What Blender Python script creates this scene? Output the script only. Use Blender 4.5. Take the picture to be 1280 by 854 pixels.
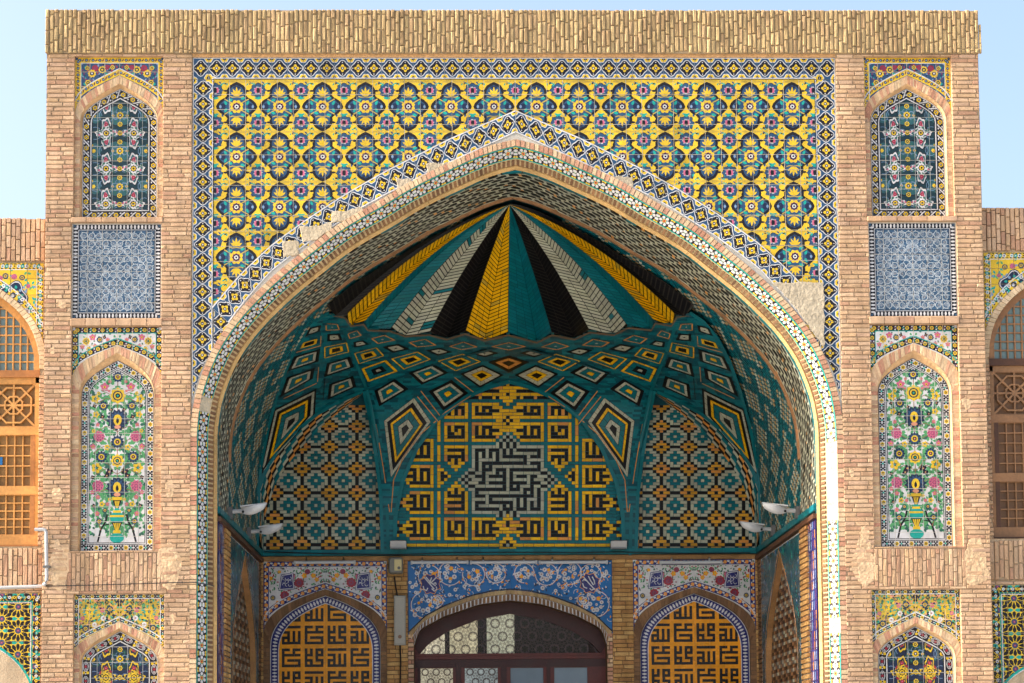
import bpy, math, random
import numpy as np
from mathutils import Matrix
for o in list(bpy.data.objects): bpy.data.objects.remove(o)
rnd = random.Random(7)
sc = bpy.context.scene
# ------------------------------------------------------------------ camera
FPX, CAM = 2400.0, np.array([-0.623, -24.0, 1.65])
PIT, YAW, ROL, SHY = 0.0691, 0.0220, -0.00772, 361.25
def _axes():
    cr, sr, cp, sp, cy, sy = math.cos(ROL), math.sin(ROL), math.cos(PIT), math.sin(PIT), math.cos(YAW), math.sin(YAW)
    fw = np.array([0, cp, sp]); up = np.array([0, -sp, cp]); rt = np.array([1., 0, 0])
    rt, up = cr*rt + sr*up, -sr*rt + cr*up
    Rz = np.array([[cy, sy, 0], [-sy, cy, 0], [0, 0, 1]])
    return Rz @ rt, Rz @ up, Rz @ fw
RT, UP, FW = _axes()
cd = bpy.data.cameras.new('camera'); cam = bpy.data.objects.new('camera', cd); sc.collection.objects.link(cam)
cd.sensor_width = 36; cd.lens = FPX/1280*36; cd.shift_y = SHY/1280; cd.clip_start = .5; cd.clip_end = 3000
cam.matrix_world = Matrix([[RT[0], UP[0], -FW[0], CAM[0]], [RT[1], UP[1], -FW[1], CAM[1]], [RT[2], UP[2], -FW[2], CAM[2]], [0, 0, 0, 1]])
sc.camera = cam
# ------------------------------------------------------------------ light: low sun raking along the facade from one side
SUN_EL, SUN_AZ = math.radians(27), math.radians(264)
wd = bpy.data.worlds.new('World'); sc.world = wd; wd.use_nodes = True
nt = wd.node_tree; sky = nt.nodes.new('ShaderNodeTexSky'); sky.sky_type = 'NISHITA'; sky.sun_disc = False
sky.sun_elevation = SUN_EL; sky.sun_rotation = SUN_AZ; sky.air_density = 1.0; sky.dust_density = 6.5; sky.ozone_density = 1.0
nt.links.new(sky.outputs[0], nt.nodes['Background'].inputs[0]); nt.nodes['Background'].inputs[1].default_value = 0.15
sd = bpy.data.lights.new('sun', 'SUN'); sd.energy = 2.8; sd.angle = math.radians(1.0); sd.color = (1, .96, .9)
so = bpy.data.objects.new('sun', sd); sc.collection.objects.link(so); so.location = (-30, -10, 30)
tosun = np.array([math.cos(SUN_EL)*math.sin(SUN_AZ), math.cos(SUN_EL)*math.cos(SUN_AZ), math.sin(SUN_EL)])
from mathutils import Vector
so.rotation_euler = Vector(tosun).to_track_quat('Z', 'Y').to_euler()
sc.view_settings.view_transform = 'Standard'; sc.view_settings.look = 'None'; sc.view_settings.exposure = 1.6; sc.view_settings.gamma = 1
# ------------------------------------------------------------------ pixel -> point on a plane y = const (depth comes from the wall it lies on)
def PX(px, py, y):
    px, py, y = np.asarray(px, float), np.asarray(py, float), np.asarray(y, float)
    d = FW[:, None]*np.ones(px.size) + RT[:, None]*((px.ravel()-640)/FPX) + UP[:, None]*((427+SHY-py.ravel())/FPX)
    t = (y.ravel() - CAM[1])/d[1]
    return (CAM[:, None] + d*t)
def U(px, py, y=0.0):
    p = PX(px, py, y)[:, 0]; return float(p[0]), float(p[2])
def UX(px, py, y=0.0): return U(px, py, y)[0]
def UZ(px, py, y=0.0): return U(px, py, y)[1]
def at_height(px, py, z):                       # depth where the sight line reaches height z
    p = PX(px, py, 10.0)[:, 0]; t = (z - CAM[2])/(p[2]-CAM[2]); q = CAM + (p-CAM)*t; return float(q[1])
# ------------------------------------------------------------------ colours (sRGB 0-255 -> linear)
def lin(c): return tuple(((v/255)/12.92 if v/255 <= .04045 else ((v/255+.055)/1.055)**2.4) for v in c)
PAL = {k: lin(v) for k, v in dict(
 yel=(220, 184, 44), oli=(190, 162, 62), blu=(44, 76, 110), nav=(28, 40, 68), blk=(26, 22, 28), tur=(28, 158, 146), wht=(208, 208, 210),
 pnk=(196, 98, 128), pur=(112, 62, 98), red=(150, 40, 56), grn=(84, 154, 100), dgr=(46, 98, 82), brn=(132, 96, 66), tea=(24, 52, 60), te2=(46, 92, 98), sal=(216, 150, 120),
 cob=(40, 44, 112), sky=(12, 100, 166), ora=(238, 156, 12), ist=(208, 152, 44), itl=(6, 106, 116), itd=(6, 78, 90), iye=(236, 182, 18), ior=(214, 146, 70), ibe=(176, 178, 158), oli2=(176, 148, 104), ibk=(13, 13, 16),
 gro=(204, 200, 190), mor=(196, 176, 148), mod=(120, 98, 76), pla=(206, 192, 166), plg=(184, 172, 150), cre=(228, 206, 164), lbl=(120, 148, 180), bl2=(56, 86, 114), whs=(178, 186, 192),
 hon=(206, 150, 82), hod=(172, 114, 60), wdk=(152, 112, 76), wdd=(88, 58, 40), mar=(96, 44, 40), mad=(62, 30, 30), lat=(88, 72, 74), gla=(120, 140, 150), gry=(176, 178, 180), dgy=(92, 92, 92), wme=(196, 200, 204)).items()}
BR_F = [lin(c) for c in ((204, 172, 140), (199, 165, 132), (208, 176, 144), (194, 158, 126), (204, 170, 138), (201, 167, 131), (197, 164, 136), (187, 147, 119), (201, 165, 132))]
BR_C = [lin(c) for c in ((188, 162, 118), (181, 155, 112), (193, 167, 122), (174, 146, 106), (182, 153, 114))]
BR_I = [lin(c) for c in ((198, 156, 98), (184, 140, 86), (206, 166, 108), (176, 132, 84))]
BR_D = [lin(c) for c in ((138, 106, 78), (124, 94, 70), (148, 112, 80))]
BR_R = [lin(c) for c in ((200, 152, 124), (212, 176, 142), (194, 142, 116), (220, 192, 156), (216, 184, 148))]
def jit(c, a=.06, r=rnd):
    f = 1 + r.uniform(-a, a); return (c[0]*f, c[1]*f*(1+r.uniform(-a, a)*.15), c[2]*f*(1+r.uniform(-a, a)*.3))
# ------------------------------------------------------------------ materials: colour from the piece, grain / wear / gloss from nodes
def material(name, rough=.6, spec=.5, bump=.3, bscale=60., dirt=.25, dscale=1.3, rvar=.1, metal=0., coat=0., emit=None, trans=0., bdist=.004, streak=0.):
    m = bpy.data.materials.new(name); m.use_nodes = True; n = m.node_tree.nodes; L = m.node_tree.links
    b = n['Principled BSDF']; a = n.new('ShaderNodeAttribute'); a.attribute_name = 'Col'
    tc = n.new('ShaderNodeTexCoord')
    n1 = n.new('ShaderNodeTexNoise'); n1.inputs['Scale'].default_value = dscale; n1.inputs['Detail'].default_value = 6; n1.inputs['Roughness'].default_value = .65
    n2 = n.new('ShaderNodeTexNoise'); n2.inputs['Scale'].default_value = bscale; n2.inputs['Detail'].default_value = 4
    L.new(tc.outputs['Object'], n1.inputs['Vector']); L.new(tc.outputs['Object'], n2.inputs['Vector'])
    mr = n.new('ShaderNodeMapRange'); mr.inputs[1].default_value = .3; mr.inputs[2].default_value = .7; mr.inputs[3].default_value = .9*(1-dirt); mr.inputs[4].default_value = .9*(1+dirt*.35)
    L.new(n1.outputs['Fac'], mr.inputs[0])
    mr2 = n.new('ShaderNodeMapRange'); mr2.inputs[1].default_value = .25; mr2.inputs[2].default_value = .75; mr2.inputs[3].default_value = 1-dirt*.7; mr2.inputs[4].default_value = 1+dirt*.3
    L.new(n2.outputs['Fac'], mr2.inputs[0])
    mm = n.new('ShaderNodeMath'); mm.operation = 'MULTIPLY'; L.new(mr.outputs[0], mm.inputs[0]); L.new(mr2.outputs[0], mm.inputs[1])
    if streak:                                        # faint vertical run-off stains
        mp = n.new('ShaderNodeMapping'); mp.inputs['Scale'].default_value = (4.5, 4.5, .35); L.new(tc.outputs['Object'], mp.inputs['Vector'])
        n3 = n.new('ShaderNodeTexNoise'); n3.inputs['Scale'].default_value = 1.6; n3.inputs['Detail'].default_value = 5; L.new(mp.outputs[0], n3.inputs['Vector'])
        mr3 = n.new('ShaderNodeMapRange'); mr3.inputs[1].default_value = .35; mr3.inputs[2].default_value = .62; mr3.inputs[3].default_value = 1-streak; mr3.inputs[4].default_value = 1.04
        L.new(n3.outputs['Fac'], mr3.inputs[0]); m0 = mm; mm = n.new('ShaderNodeMath'); mm.operation = 'MULTIPLY'; L.new(m0.outputs[0], mm.inputs[0]); L.new(mr3.outputs[0], mm.inputs[1])
    vm = n.new('ShaderNodeVectorMath'); vm.operation = 'SCALE'; L.new(a.outputs['Color'], vm.inputs[0]); L.new(mm.outputs[0], vm.inputs['Scale'])
    L.new(vm.outputs[0], b.inputs['Base Color'])
    rr = n.new('ShaderNodeMapRange'); rr.inputs[1].default_value = .3; rr.inputs[2].default_value = .7; rr.inputs[3].default_value = max(.02, rough-rvar); rr.inputs[4].default_value = min(1, rough+rvar)
    L.new(n1.outputs['Fac'], rr.inputs[0]); L.new(rr.outputs[0], b.inputs['Roughness'])
    bp = n.new('ShaderNodeBump'); bp.inputs['Strength'].default_value = bump; bp.inputs['Distance'].default_value = bdist
    L.new(n2.outputs['Fac'], bp.inputs['Height']); L.new(bp.outputs[0], b.inputs['Normal'])
    b.inputs['Specular IOR Level'].default_value = spec; b.inputs['Metallic'].default_value = metal
    if emit: b.inputs['Emission Strength'].default_value = emit; L.new(vm.outputs[0], b.inputs['Emission Color'])
    if trans: b.inputs['Transmission Weight'].default_value = trans
    return m
M_GLAZE = material('painted_glazed_tile', .26, .36, .12, 25, .18, 2.2, .12, streak=.1)
M_MOS = material('glazed_brick_mosaic', .4, .2, .25, 40, .24, 1.8, .12)
M_BRICK = material('fired_brick', .9, .25, .8, 55, .26, 1.6, .05, bdist=.008, streak=.2)
M_PLAS = material('rough_plaster', .92, .2, 1., 22, .3, 6, .05, bdist=.02)
M_GROUT = material('lime_grout', .95, .15, .5, 80, .2, 2, .03)
M_WOOD = material('varnished_wood', .5, .35, .4, 28, .3, 3, .12)
M_METAL = material('painted_metal', .4, .5, .05, 60, .12, 3, .08)
M_GLASS = material('window_glass', .08, .6, .02, 6, .1, 1, .03)
M_PAVE = material('courtyard_paving', .85, .3, .4, 12, .2, .25, .05)
M_GLOW = material('daylight_glow_glass', .3, .4, .05, 9, .35, 7, .05, emit=.22)  # pane emits faintly itself, standing for daylight seen through the door
# ------------------------------------------------------------------ scene graph helpers
COL = sc.collection; ORG = {}
def thing(name, label, cat, loc=(0, 0, 0), group=None):
    o = bpy.data.objects.new(name, None); COL.objects.link(o); o.location = loc; o.empty_display_size = .2
    o['label'] = label; o['category'] = cat
    if group: o['group'] = group
    ORG[o.name] = np.array(loc, float); return o
def link(name, V, F, C, mat, parent=None, kind=None, label=None, smooth=False):
    V = np.asarray(V, float).reshape(-1, 3)
    org = ORG[parent.name] if parent else np.zeros(3)
    me = bpy.data.meshes.new(name); me.from_pydata((V-org).tolist(), [], F)
    a = me.attributes.new('Col', 'FLOAT_COLOR', 'FACE')
    buf = np.ones((len(F), 4), np.float32); buf[:, :3] = np.asarray(C, np.float32).reshape(-1, 3); a.data.foreach_set('color', buf.ravel())
    if smooth: me.polygons.foreach_set('use_smooth', [True]*len(F))
    me.materials.append(mat); o = bpy.data.objects.new(name, me); COL.objects.link(o)
    if parent: o.parent = parent; ORG[o.name] = org
    else: ORG[o.name] = np.zeros(3)
    if kind: o['kind'] = kind
    if label: o['label'] = label
    return o
def area2(p): return sum(p[i][0]*p[(i+1) % len(p)][1]-p[(i+1) % len(p)][0]*p[i][1] for i in range(len(p)))
def ccw(p): return p if area2(p) > 0 else p[::-1]
def chalf(poly, a, b, sgn=1):                     # keep the part left (sgn 1) or right (-1) of a->b
    ex, ez = (b[0]-a[0])*sgn, (b[1]-a[1])*sgn; out = []; n = len(poly)
    if n == 0: return out
    d = [ex*(p[1]-a[1])-ez*(p[0]-a[0]) for p in poly]
    for i in range(n):
        j = (i+1) % n; p, q, dp, dq = poly[i], poly[j], d[i], d[j]
        if dp >= 0: out.append(p)
        if (dp > 0 and dq < 0) or (dp < 0 and dq > 0):
            t = dp/(dp-dq); out.append((p[0]+(q[0]-p[0])*t, p[1]+(q[1]-p[1])*t))
    return out
def cin(poly, conv):
    n = len(conv)
    for i in range(n):
        poly = chalf(poly, conv[i], conv[(i+1) % n])
        if len(poly) < 3: return []
    return poly
def csub(poly, conv):
    out = []; n = len(conv); rest = poly
    for i in range(n):
        a, b = conv[i], conv[(i+1) % n]
        o = chalf(rest, a, b, -1)
        if len(o) >= 3 and abs(area2(o)) > 2e-5: out.append(o)
        rest = chalf(rest, a, b)
        if len(rest) < 3: break
    else: return out
    return out
def overlaps(p, bb):
    return not (max(q[0] for q in p) < bb[0] or min(q[0] for q in p) > bb[2] or max(q[1] for q in p) < bb[1] or min(q[1] for q in p) > bb[3])
def bbox(p): return (min(q[0] for q in p), min(q[1] for q in p), max(q[0] for q in p), max(q[1] for q in p))
def csubs(polys, convs):
    for cv_ in convs:
        bb = bbox(cv_); nx = []
        for p in polys: nx += csub(p, cv_) if overlaps(p, bb) else [p]
        polys = nx
    return polys
def rect(x0, z0, x1, z1): return [(x0, z0), (x1, z0), (x1, z1), (x0, z1)]
def PL(y): return lambda x, z, h: (x, y-h, z+0*x)   # wall facing the court
class MB:                                            # mesh buffer
    def __init__(s): s.V = []; s.F = []; s.C = []
    def face(s, pts, c): b = len(s.V); s.V += [tuple(p) for p in pts]; s.F.append(list(range(b, b+len(pts)))); s.C.append(c)
    def poly(s, p, M, h, c): s.face([M(q[0], q[1], h) for q in p], c)
    def box(s, x0, y0, z0, x1, y1, z1, c):
        b = len(s.V); s.V += [(x, y, z) for z in (z0, z1) for y in (y0, y1) for x in (x0, x1)]
        for f in ((0, 1, 5, 4), (1, 3, 7, 5), (3, 2, 6, 7), (2, 0, 4, 6), (4, 5, 7, 6), (0, 2, 3, 1)): s.F.append([b+i for i in f]); s.C.append(c)
    def prism(s, p, M, h0, h1, c, ch=.004, hj=None):  # convex outline p raised from h0 to h1 with a chamfered rim
        n = len(p); cx = sum(q[0] for q in p)/n; cz = sum(q[1] for q in p)/n; b = len(s.V)
        hj = hj or [0]*n
        for q in p: s.V.append(tuple(M(q[0], q[1], h0)))
        if ch:
            for k, q in enumerate(p): s.V.append(tuple(M(q[0], q[1], h1-ch+hj[k])))
            for k, q in enumerate(p):
                dx, dz = cx-q[0], cz-q[1]; sx = min(ch, abs(dx)*.5)*(1 if dx > 0 else -1); sz = min(ch, abs(dz)*.5)*(1 if dz > 0 else -1)
                s.V.append(tuple(M(q[0]+sx, q[1]+sz, h1+hj[k])))
            m = 2
        else:
            for k, q in enumerate(p): s.V.append(tuple(M(q[0], q[1], h1+hj[k])))
            m = 1
        for r in range(m):
            for i in range(n): j = (i+1) % n; s.F.append([b+r*n+i, b+r*n+j, b+(r+1)*n+j, b+(r+1)*n+i]); s.C.append(c)
        s.F.append([b+m*n+i for i in range(n)]); s.C.append(c)
    def tube(s, path, r, c, n=8):
        P = [np.array(p, float) for p in path]; b = len(s.V)
        for k, p in enumerate(P):
            t = P[min(k+1, len(P)-1)]-P[max(k-1, 0)]; t /= np.linalg.norm(t)
            u = np.cross(t, [0, 0, 1.] if abs(t[2]) < .9 else [1., 0, 0]); u /= np.linalg.norm(u); v = np.cross(t, u)
            for i in range(n): a = 2*math.pi*i/n; s.V.append(tuple(p+r*(math.cos(a)*u+math.sin(a)*v)))
        for k in range(len(P)-1):
            for i in range(n): j = (i+1) % n; s.F.append([b+k*n+i, b+k*n+j, b+(k+1)*n+j, b+(k+1)*n+i]); s.C.append(c)
        s.F.append([b+i for i in range(n)][::-1]); s.C.append(c); s.F.append([b+(len(P)-1)*n+i for i in range(n)]); s.C.append(c)
    def build(s, name, mat, parent=None, **k):
        return link(name, s.V, s.F, s.C, mat, parent, **k) if s.F else None
# ------------------------------------------------------------------ 2-D drawing for glaze painting: convex colour shapes in layers
class Cv:
    def __init__(s): s.p = []; s.T = (1, 0, 0, 1, 0, 0)
    def place(s, x, z, k=1., a=0., mx=1): c, n = math.cos(a)*k, math.sin(a)*k; s.T = (c*mx, -n, n*mx, c, x, z); return s
    def poly(s, pts, c, l):
        a, b, cc, d, e, f = s.T; q = [(a*x+b*y+e, cc*x+d*y+f) for x, y in pts]
        s.p.append((l+(len(s.p) % 40)*.022, c, ccw(q)))     # every stroke a hair above the one before
    def fan(s, pts, c, l, o=(0, 0)):
        for i in range(len(pts)): s.poly([o, pts[i], pts[(i+1) % len(pts)]], c, l)
    def disc(s, x, y, r, c, l, n=8, ry=None):
        s.poly([(x+r*math.cos(2*math.pi*(i+.5)/n), y+(ry or r)*math.sin(2*math.pi*(i+.5)/n)) for i in range(n)], c, l)
    def rose(s, x, y, r, n, c, l, dip=.3, a0=0., sharp=False):
        m = 2*n if sharp else 4*n; pts = []
        for i in range(m):
            a = 2*math.pi*i/m+a0
            w = (1 if i % 2 == 0 else 1-dip) if sharp else (1-dip*abs(math.sin(n*(a-a0)/2))**2.5)
            pts.append((x+r*w*math.cos(a), y+r*w*math.sin(a)))
        s.fan(pts, c, l, (x, y))
    def leaf(s, x, y, a, L, w, c, l):
        ca, sa = math.cos(a), math.sin(a); P = ((0, 0), (.3, -.5), (.65, -.42), (1, 0), (.65, .42), (.3, .5))
        s.poly([(x+L*u*ca-w*v*sa, y+L*u*sa+w*v*ca) for u, v in P], c, l)
    def line(s, pts, w, c, l, closed=False):
        n = len(pts); pts = list(pts)
        N = []
        for i in range(n):
            a = pts[i-1] if (i > 0 or closed) else pts[i]; b = pts[(i+1) % n] if (i < n-1 or closed) else pts[i]
            dx, dy = b[0]-a[0], b[1]-a[1]; d = math.hypot(dx, dy) or 1; N.append((-dy/d*w/2, dx/d*w/2))
        for i in range(n if closed else n-1):
            j = (i+1) % n; p, q, u, v = pts[i], pts[j], N[i], N[j]
            s.poly([(p[0]-u[0], p[1]-u[1]), (q[0]-v[0], q[1]-v[1]), (q[0]+v[0], q[1]+v[1]), (p[0]+u[0], p[1]+u[1])], c, l)
    def arc(s, x, y, r, a0, a1, w, c, l, n=8, ry=None):
        s.line([(x+r*math.cos(a0+(a1-a0)*i/n), y+(ry or r)*math.sin(a0+(a1-a0)*i/n)) for i in range(n+1)], w, c, l)
    def clipped(s, conv=None, minus=()):
        o = Cv(); bbs = [bbox(m) for m in minus]
        for l, c, p in s.p:
            q = cin(p, conv) if conv else p
            if len(q) < 3: continue
            qs = [q]
            for m, bb in zip(minus, bbs):
                nx = []
                for t in qs: nx += csub(t, m) if overlaps(t, bb) else [t]
                qs = nx
            o.p += [(l, c, t) for t in qs]
        return o
    def build(s, name, M, mat, parent, h0=0., step=.00015, ja=.04, **k):
        V = []; F = []; C = []; H = []
        for l, c, p in s.p:
            b = len(V); V += p; H += [h0+l*step]*len(p); F.append(list(range(b, b+len(p)))); C.append(jit(PAL[c], ja))
        if not F: return None
        V = np.array(V); W = np.array(np.broadcast_arrays(*M(V[:, 0], V[:, 1], np.array(H)))).T
        return link(name, W, F, C, mat, parent, **k)
def path_step(path, step, off=0.):
    """points at equal steps along a polyline: (x, z, angle)"""
    d = [0.]
    for a, b in zip(path, path[1:]): d.append(d[-1]+math.hypot(b[0]-a[0], b[1]-a[1]))
    n = max(1, round(d[-1]/step)); st = d[-1]/n; out = []; k = 0
    for i in range(n):
        t = (i+.5)*st+off
        if t > d[-1] or t < 0: continue
        while k < len(d)-2 and d[k+1] < t: k += 1
        f = (t-d[k])/(d[k+1]-d[k]); a, b = path[k], path[k+1]
        out.append((a[0]+(b[0]-a[0])*f, a[1]+(b[1]-a[1])*f, math.atan2(b[1]-a[1], b[0]-a[0])))
    return out
def tiles(cv, parent, gx, gz, y, base, clip=None, minus=(), gap=.0065, thick=.010, maxobj=300, tilt=.002, only=None, mat=None, M=None):
    """cut a painted drawing into separate glazed tiles, each slightly tilted"""
    M = M or PL(y); mat = mat or M_GLAZE; gx = sorted(gx); gz = sorted(gz); bins = {}
    import bisect
    for it in cv.p:
        bb = bbox(it[2])
        i0 = max(0, bisect.bisect_right(gx, bb[0])-1); i1 = min(len(gx)-2, bisect.bisect_left(gx, bb[2])-1)
        j0 = max(0, bisect.bisect_right(gz, bb[1])-1); j1 = min(len(gz)-2, bisect.bisect_left(gz, bb[3])-1)
        for i in range(i0, i1+1):
            for j in range(j0, j1+1): bins.setdefault((i, j), []).append(it)
    bbm = [bbox(m) for m in minus]; made = []
    for i in range(len(gx)-1):
        for j in range(len(gz)-1):
            R = rect(gx[i]+gap/2, gz[j]+gap/2, gx[i+1]-gap/2, gz[j+1]-gap/2)
            if only and not only((gx[i]+gx[i+1])/2, (gz[j]+gz[j+1])/2): continue
            B = cin(R, clip) if clip else R
            if len(B) < 3: continue
            Bs = [B]
            for m in minus:
                nx = []
                for t in Bs: nx += csub(t, m) if overlaps(t, bbox(m)) else [t]
                Bs = nx
            A = sum(abs(area2(t)) for t in Bs)/2
            if A < 4e-4: continue
            mb = MB(); ta, tb, h = rnd.uniform(-tilt, tilt), rnd.uniform(-tilt, tilt), thick+rnd.uniform(-.0012, .0012); f = rnd.uniform(.88, 1.06)*(.78 if rnd.random() < .03 else 1)
            xc, zc = (gx[i]+gx[i+1])/2, (gz[j]+gz[j+1])/2
            H = lambda q: h+(q[0]-xc)*ta*5+(q[1]-zc)*tb*5
            bc = tuple(v*f for v in PAL[base])
            for t in Bs: mb.prism(t, M, 0, h, bc, 0, [H(q)-h for q in t])
            for l, c, p in bins.get((i, j), ()):
                q = cin(p, R)
                if len(q) >= 3 and clip: q = cin(q, clip)
                if len(q) < 3: continue
                qs = [q]
                for m, bb in zip(minus, bbm):
                    nx = []
                    for t in qs: nx += csub(t, m) if overlaps(t, bb) else [t]
                    qs = nx
                cc = tuple(v*f for v in jit(PAL[c], .05))
                for t in qs:
                    if abs(area2(t)) > 4e-6: mb.face([M(v[0], v[1], H(v)+l*.00012) for v in t], cc)
            made.append((A, mb))
    made.sort(key=lambda t: -t[0]); rest = MB()
    for k, (A, mb) in enumerate(made):
        if k < maxobj: mb.build('tile', mat, parent)
        else:
            b = len(rest.V); rest.V += mb.V; rest.F += [[b+i for i in f] for f in mb.F]; rest.C += mb.C
    rest.build('tile_field', mat, parent, kind='stuff')
NOBJ = {'n': 0}
def emit_bricks(lst, parent, mat, name='brick', maxobj=0, stuff='brickwork', M=None, ch=.004, hj=.003, depth=-.02):
    """lst: (outline, h, colour); the first maxobj become objects of their own, the rest one mass"""
    rest = MB(); lst = sorted(lst, key=lambda t: -abs(area2(t[0]))) if maxobj else lst
    for k, (p, h, c) in enumerate(lst):
        mb = MB() if k < maxobj else rest
        p = [(q[0]+rnd.uniform(-.0015, .0015), q[1]+rnd.uniform(-.0015, .0015)) for q in p]
        mb.prism(p, M, depth, h, c, ch, [rnd.uniform(-hj, hj) for _ in p])
        if k < maxobj: mb.build(name, mat, parent)
    return rest.build(stuff, mat, parent, kind='stuff')
def courses(x0, z0, x1, z1, ch=.059, bl=.25, joint=.013, minus=(), cols=BR_F, h=.008, vert=False, hv=.0022, lv=.25, zlow=None):
    """running-bond bricks over a rectangle, minus convex openings"""
    out = []; A0, A1, B0, B1 = (x0, x1, z0, z1) if not vert else (z0, z1, x0, x1)
    n = max(1, round((B1-B0)/ch)); s = (B1-B0)/n
    for k in range(n):
        b0, b1 = B0+k*s+joint/2, B0+(k+1)*s-joint/2; a = A0-rnd.uniform(0, bl)
        while a < A1:
            L = bl*(1+rnd.uniform(-lv, lv*.5)); p0, p1 = max(a, A0)+joint*.4, min(a+L, A1)-joint*.4; a += L
            if p1-p0 < .02: continue
            r = rect(p0, b0, p1, b1) if not vert else rect(b0, p0, b1, p1)
            for t in csubs([r], minus):
                if abs(area2(t)) > 2e-4: out.append((ccw(t), h+rnd.uniform(-hv, hv), jit(rnd.choice(cols), .07)))
    return out
def pointed(a, s, t, xc=0., slope=.6, n=10, kk=.62, rev=False):
    """pointed arch line from left spring to right spring: half width a, spring z s, apex z t"""
    H = t-s; P0, P1, P2, P3 = (-a, s), (-a, s+kk*(H-.45*a*slope)), (-.55*a, t-.55*a*slope), (0, t); pts = []
    for i in range(n+1):
        u = i/n; w = ((1-u)**3, 3*u*(1-u)**2, 3*u*u*(1-u), u**3)
        pts.append((sum(w[k]*(P0, P1, P2, P3)[k][0] for k in range(4)), sum(w[k]*(P0, P1, P2, P3)[k][1] for k in range(4))))
    full = pts+[(-x, z) for x, z in pts[-2::-1]]
    return [(x+xc, z) for x, z in full]
def closed(arch, zb): return ccw([(arch[0][0], zb)]+arch+[(arch[-1][0], zb)])
def convexify(p):
    pts = sorted(set((round(a, 5), round(b, 5)) for a, b in p)); lo = []; up = []
    def cr(o, a, b): return (a[0]-o[0])*(b[1]-o[1])-(a[1]-o[1])*(b[0]-o[0])
    for q in pts:
        while len(lo) > 1 and cr(lo[-2], lo[-1], q) <= 0: lo.pop()
        lo.append(q)
    for q in reversed(pts):
        while len(up) > 1 and cr(up[-2], up[-1], q) <= 0: up.pop()
        up.append(q)
    return lo[:-1]+up[:-1]
def ruled(mb, A, B, ya, yb, c):                       # strip between two equal-length lines at depths ya, yb
    for i in range(len(A)-1): mb.face([(A[i][0], ya, A[i][1]), (A[i+1][0], ya, A[i+1][1]), (B[i+1][0], yb, B[i+1][1]), (B[i][0], yb, B[i][1])], c)
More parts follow.
